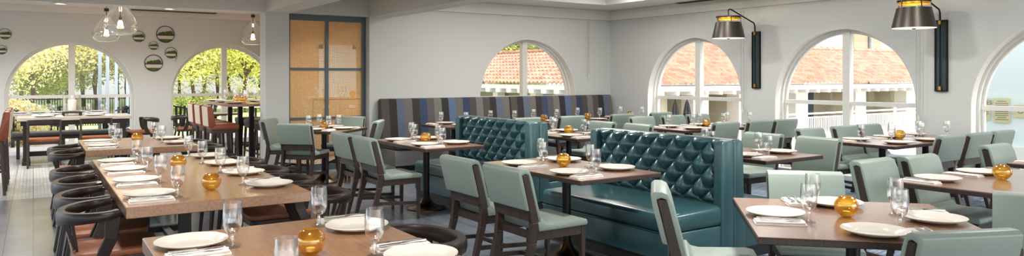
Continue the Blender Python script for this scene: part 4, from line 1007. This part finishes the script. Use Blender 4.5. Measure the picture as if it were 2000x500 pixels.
# ------------------------------------------------------------------ moss wall rings
def mk_moss(seed):
    def f():
        rnd = random.Random(seed); t = thing('moss_wall_ring', '', 'wall planter')
        MB().tube([(math.cos(2*PI*k/40), 0, math.sin(2*PI*k/40)) for k in range(40)], .04, 8, closed=True).build('ring', 'steel', t, smooth=True)
        def seg(z0, z1): 
            a0 = math.asin(z0); a1 = math.asin(z1); pts = [(.96*math.cos(a0+(a1-a0)*k/8), .96*math.sin(a0+(a1-a0)*k/8)) for k in range(9)]; return pts+[(-x, z) for x, z in reversed(pts)]
        MB().prism(seg(-.95, -.62), -.16, .05, 'y').build('moss_bed', 'moss', t); MB().prism(seg(-.62, -.2), -.14, .05, 'y').build('pebble_layer', 'pebble', t); MB().prism(seg(-.2, -.02), -.16, .05, 'y').build('soil_layer', 'trunk', t)
        m = MB()
        for k in range(26):
            x = rnd.uniform(-.8, .85); r = rnd.uniform(.09, .2)*(1.2 if x > 0 else .8); z = rnd.uniform(-.02, .22)
            m.lathe([(.01, -r), (r*.7, -r*.7), (r, 0), (r*.7, r*.7), (.01, r)], 8, (x*.85, -.06+rnd.uniform(-.05, .05), z))
        m.build('plants', 'moss', t); return t
    return f
MOSS = Proto(mk_moss(3))
for px, py, r, lb in ((10, 66, 10.5, 'round moss-filled ring on the wall at the left picture edge, upper'), (3, 97, 9, 'round moss-filled ring on the wall at the left picture edge, lower'), (271, 71, 11, 'round moss-filled ring below the right pendant of the pair'),
                  (323, 67, 16.5, 'large upper round moss-filled ring between the arched windows'), (300, 89, 8.5, 'smallest round moss-filled ring between the arched windows'), (334, 103, 11, 'round moss-filled ring with trailing strand beside the second arch'), (300, 123, 16.5, 'large lowest round moss-filled ring between the arched windows')):
    k = (YL-.01)/(cc-(px-1000)/F_PX*cs); q = r*k/F_PX*.96; a = (px-1000)/F_PX
    o = MOSS.put(lb, (k*(cs+a*cc), YL-.06*q-.01, H-(py-HY)*k/F_PX), 0, 'moss wall rings', (q, q, q))
    if px == 334:
        m = MB(); m.tube([(.75, -.1, 0), (.85, -.2, -.3), (.7, -.2, -.9), (.72, -.2, -1.6)], .05, 6); m.tube([(.9, -.1, 0), (.98, -.2, -.6), (.92, -.2, -1.2)], .05, 6); m.build('trailing_strand', 'moss', o)
# ------------------------------------------------------------------ wall sconces
def mk_sconce():
    t = thing('wall_sconce', '', 'wall lamp')   # origin on the wall, centre of the back plate; room is towards -X
    MB().box(-.02, 0, -.075, .075, -.45, .45).build('back_plate', 'slate', t)
    m = MB()
    for y in (-.07, .07): m.box(-.034, -.0, y-.008, y+.008, -.46, .46)
    for z in (-.455, .455): m.box(-.034, 0, -.07, .07, z-.008, z+.008)
    m.build('plate_rim', 'steel', t)
    MB().tube([(-.05, 0, -.43), (-.05, 0, .47), (-.055, 0, .56), (-.08, 0, .6), (-.64, 0, .79), (-.68, 0, .79), (-.7, 0, .77), (-.7, 0, .66)], .011, 10).build('arm', 'steel', t, smooth=True)
    for z in (-.42, .43): MB().cbox((-.045, 0, z), (.05, .03, .05)).build('bracket', 'brass', t, bevel=.003)
    z0 = .335
    sh = MB(); sh.lathe([(.252, z0), (.195, z0+.25), (.19, z0+.25), (.246, z0)], 48, (-.7, 0, 0)); sh.build('shade', 'gun', t, smooth=True)
    MB().lathe([(.19, z0+.33), (.19, z0+.345), (.02, z0+.35), (.02, z0+.325), (.186, z0+.322)], 48, (-.7, 0, 0)).build('top_disc', 'gun', t, smooth=True)
    MB().lathe([(.18, z0+.296), (.18, z0+.32), (.15, z0+.32), (.15, z0+.296)], 40, (-.7, 0, 0)).build('inner_ring', 'gilt', t, smooth=True)
    for k in range(5):
        a = 2*PI*k/5+.3; m = MB(); m.bar((-.7+.19*math.cos(a), .19*math.sin(a), z0+.24), (-.7+.182*math.cos(a), .182*math.sin(a), z0+.335), .014, .006); m.build('strut', 'gun', t)
    MB().lathe([(.001, z0-.006), (.247, z0-.004), (.247, z0+.006), (.001, z0+.006)], 48, (-.7, 0, 0)).build('diffuser', 'lens', t); MB().lathe([(.001, z0-.016), (.02, z0-.015), (.02, z0-.005)], 16, (-.7, 0, 0)).build('finial', 'steel', t)
    return t
SCO = Proto(mk_sconce)
for y, lb in ((7.5, 'bronze drum shade wall lamp on an arm, between the first two arched windows'), (4.64, 'bronze drum shade wall lamp on an arm, nearer the right picture edge')):
    SCO.put(lb, (XR-.001, y, 1.765), 0, 'bronze wall lamps')
    l = bpy.data.lights.new('lamp_glow', 'POINT'); l.energy = 6; l.color = (1, .75, .42); l.shadow_soft_size = .05; o = bpy.data.objects.new('lamp_glow', l); COL.objects.link(o); o.location = (XR-.7, y, 1.765+.56)
# ------------------------------------------------------------------ blind cords, vents, recessed downlights
def cord(label, p, z0, z1, dx, dy):
    t = thing('blind_cord', label, 'cord', p, 0, 'blind cords'); m = MB()
    for s in (-1, 1): m.tube([(s*dx, s*dy, z0), (s*dx, s*dy, z1)], .0035, 6)
    m.build('loop', 'cord', t); MB().tube([(0, 0, z0-.05), (0, 0, z0+.03)], .012, 8).build('tensioner', 'white', t)
cord('thin blind cord hanging on the back wall right of its arched window', (9.18, YB-.06, 0), 1.52, 2.6, .015, 0)
cord('thin blind cord on the right wall beside the first wall lamp', (XR-.06, 7.74, 0), .95, 2.6, 0, .025); cord('thin blind cord on the right wall below the second wall lamp', (XR-.06, 4.91, 0), .95, 2.6, 0, .025)
def vent(label, p, lx, ly):
    t = thing('air_vent', label, 'vent', p, 0, 'linear ceiling vents'); m = MB()
    m.box(-lx, lx, -ly, ly, -.012, 0); m.build('frame', 'vent', t)
    q = MB(); a = (lx > ly)
    for k in (-1, 0, 1):
        if a: q.box(-lx+.02, lx-.02, k*ly*.5-.006, k*ly*.5+.006, -.02, -.012)
        else: q.box(k*lx*.5-.006, k*lx*.5+.006, -ly+.02, ly-.02, -.02, -.012)
    q.build('slat', 'plinth', t)
vent('long brown linear vent above the moss rings', ((atY(256, 16.3)+atY(424, 16.3))/2, 16.36, 2.858), (atY(424, 16.3)-atY(256, 16.3))/2, .06)
vent('dark linear vent in the ceiling border along the right wall', (XR-.13, 8.0, SO-.001), .05, 1.1)
def mk_down():
    t = thing('recessed_downlight', '', 'ceiling light'); MB().lathe([(.07, 0), (.1, 0), (.1, -.006), (.07, -.012)], 32).build('trim_ring', 'white', t, smooth=True); MB().lathe([(.001, -.003), (.07, -.003), (.07, -.001)], 24).build('lens', 'downlens', t); return t
DN = Proto(mk_down)
for px, py, lb in ((118, 4, 'recessed round downlight in the beam left of the pendants'), (334, 14.7, 'recessed round downlight in the beam right of the pendants')):
    p = at(px, py, 2.47); DN.put(lb, (p.x, YB+.16, 2.469), 0, 'recessed downlights')
# ------------------------------------------------------------------ patio furniture outside the left windows
def mk_woven():
    t = thing('patio_chair', '', 'chair')
    m = MB()
    for k in range(9): a = -PI*.5-.0+(k-4)*.32; m.bar((.26*math.cos(a), .24*math.sin(a), .42), (.29*math.cos(a), .27*math.sin(a), .86), .05, .012, up=(math.cos(a), math.sin(a), 0))
    m.build('woven_back', 'weave', t); MB().tube([(.3*math.cos(-PI*.5+(k-8)*.19), .28*math.sin(-PI*.5+(k-8)*.19), .87-.012*abs(k-8)) for k in range(17)], .016, 8).build('rim', 'weave', t)
    MB().prism(rr(.25, .24, .06), .4, .45, 'z').build('seat', 'weave', t, bevel=.01)
    for sx in (-1, 1):
        for sy in (-1, 1): MB().bar((sx*.2, sy*.19, .4), (sx*.23, sy*.22, 0), .03, .03).build('leg', 'weave', t)
    return t
WV = Proto(mk_woven)
for px, Y, rz, lb in ((30, 19.4, -1.2, 'black woven patio chair low at the left of the lantern window'), (126, 19.4, .3, 'black woven patio chair outside, behind the hurricane lantern'), (232, 18.2, 1.2, 'black woven patio chair at the right rim of the lantern window'),
                      (347, 17.9, -.6, 'black woven patio chair at the left rim of the bar-table window'), (398, 18.2, .5, 'black woven patio chair behind the bar stools'), (262, 17.6, 1.5, 'black woven patio chair behind the wall between the arched windows')):
    if px != 262: WV.put(lb, (atY(px, Y), Y, -.03), rz, 'black woven patio chairs')
def patio_table(px, Y, w, label, nm):
    t = thing('patio_table', label, 'table', (atY(px, Y), Y, -.03), 0, 'patio tables'); MB().box(-w, w, -.4, .4, .72, .76).build('table_top', 'deck', t, bevel=.004)
    for sx in (-1, 1):
        for sy in (-1, 1): MB().box(sx*(w-.06)-.025, sx*(w-.06)+.025, sy*.34-.025, sy*.34+.025, 0, .72).build('leg', 'steel', t)
    for i, dx in enumerate((-.33, .0, .33) if w > .45 else (-.18, .18)):
        x = atY(px, Y)+dx; PLATE.put('plate on the patio table %s, %s' % (nm, ('left end', 'middle', 'right end')[i if w > .45 else 2*i]), (x, Y, .7305), 0, 'dinner plates'); GOB.put('goblet on the patio table %s, %s' % (nm, ('left end', 'middle', 'right end')[i if w > .45 else 2*i]), (x+.17, Y-.2, .7305), 0, 'water goblets')
patio_table(75, 18.0, .5, 'patio table outside the left half of the lantern window', 'left of the lantern'); patio_table(172, 18.0, .38, 'patio table outside between lantern and patio posts', 'right of the lantern'); patio_table(440, 19.4, .9, 'long patio table outside behind the tall bar table', 'behind the bar table')
# patio furniture outside the rightmost window
pt = thing('wooden_patio_table', 'light wooden patio table outside the rightmost window', 'table', (11.4, 3.3, GR))
MB().box(-.45, .45, -.8, .8, 1.42, 1.47).build('table_top', 'deckwood', pt)
for sx in (-1, 1):
    for sy in (-1, 1): MB().box(sx*.38-.04, sx*.38+.04, sy*.72-.04, sy*.72+.04, 0, 1.42).build('leg', 'deckwood', pt)
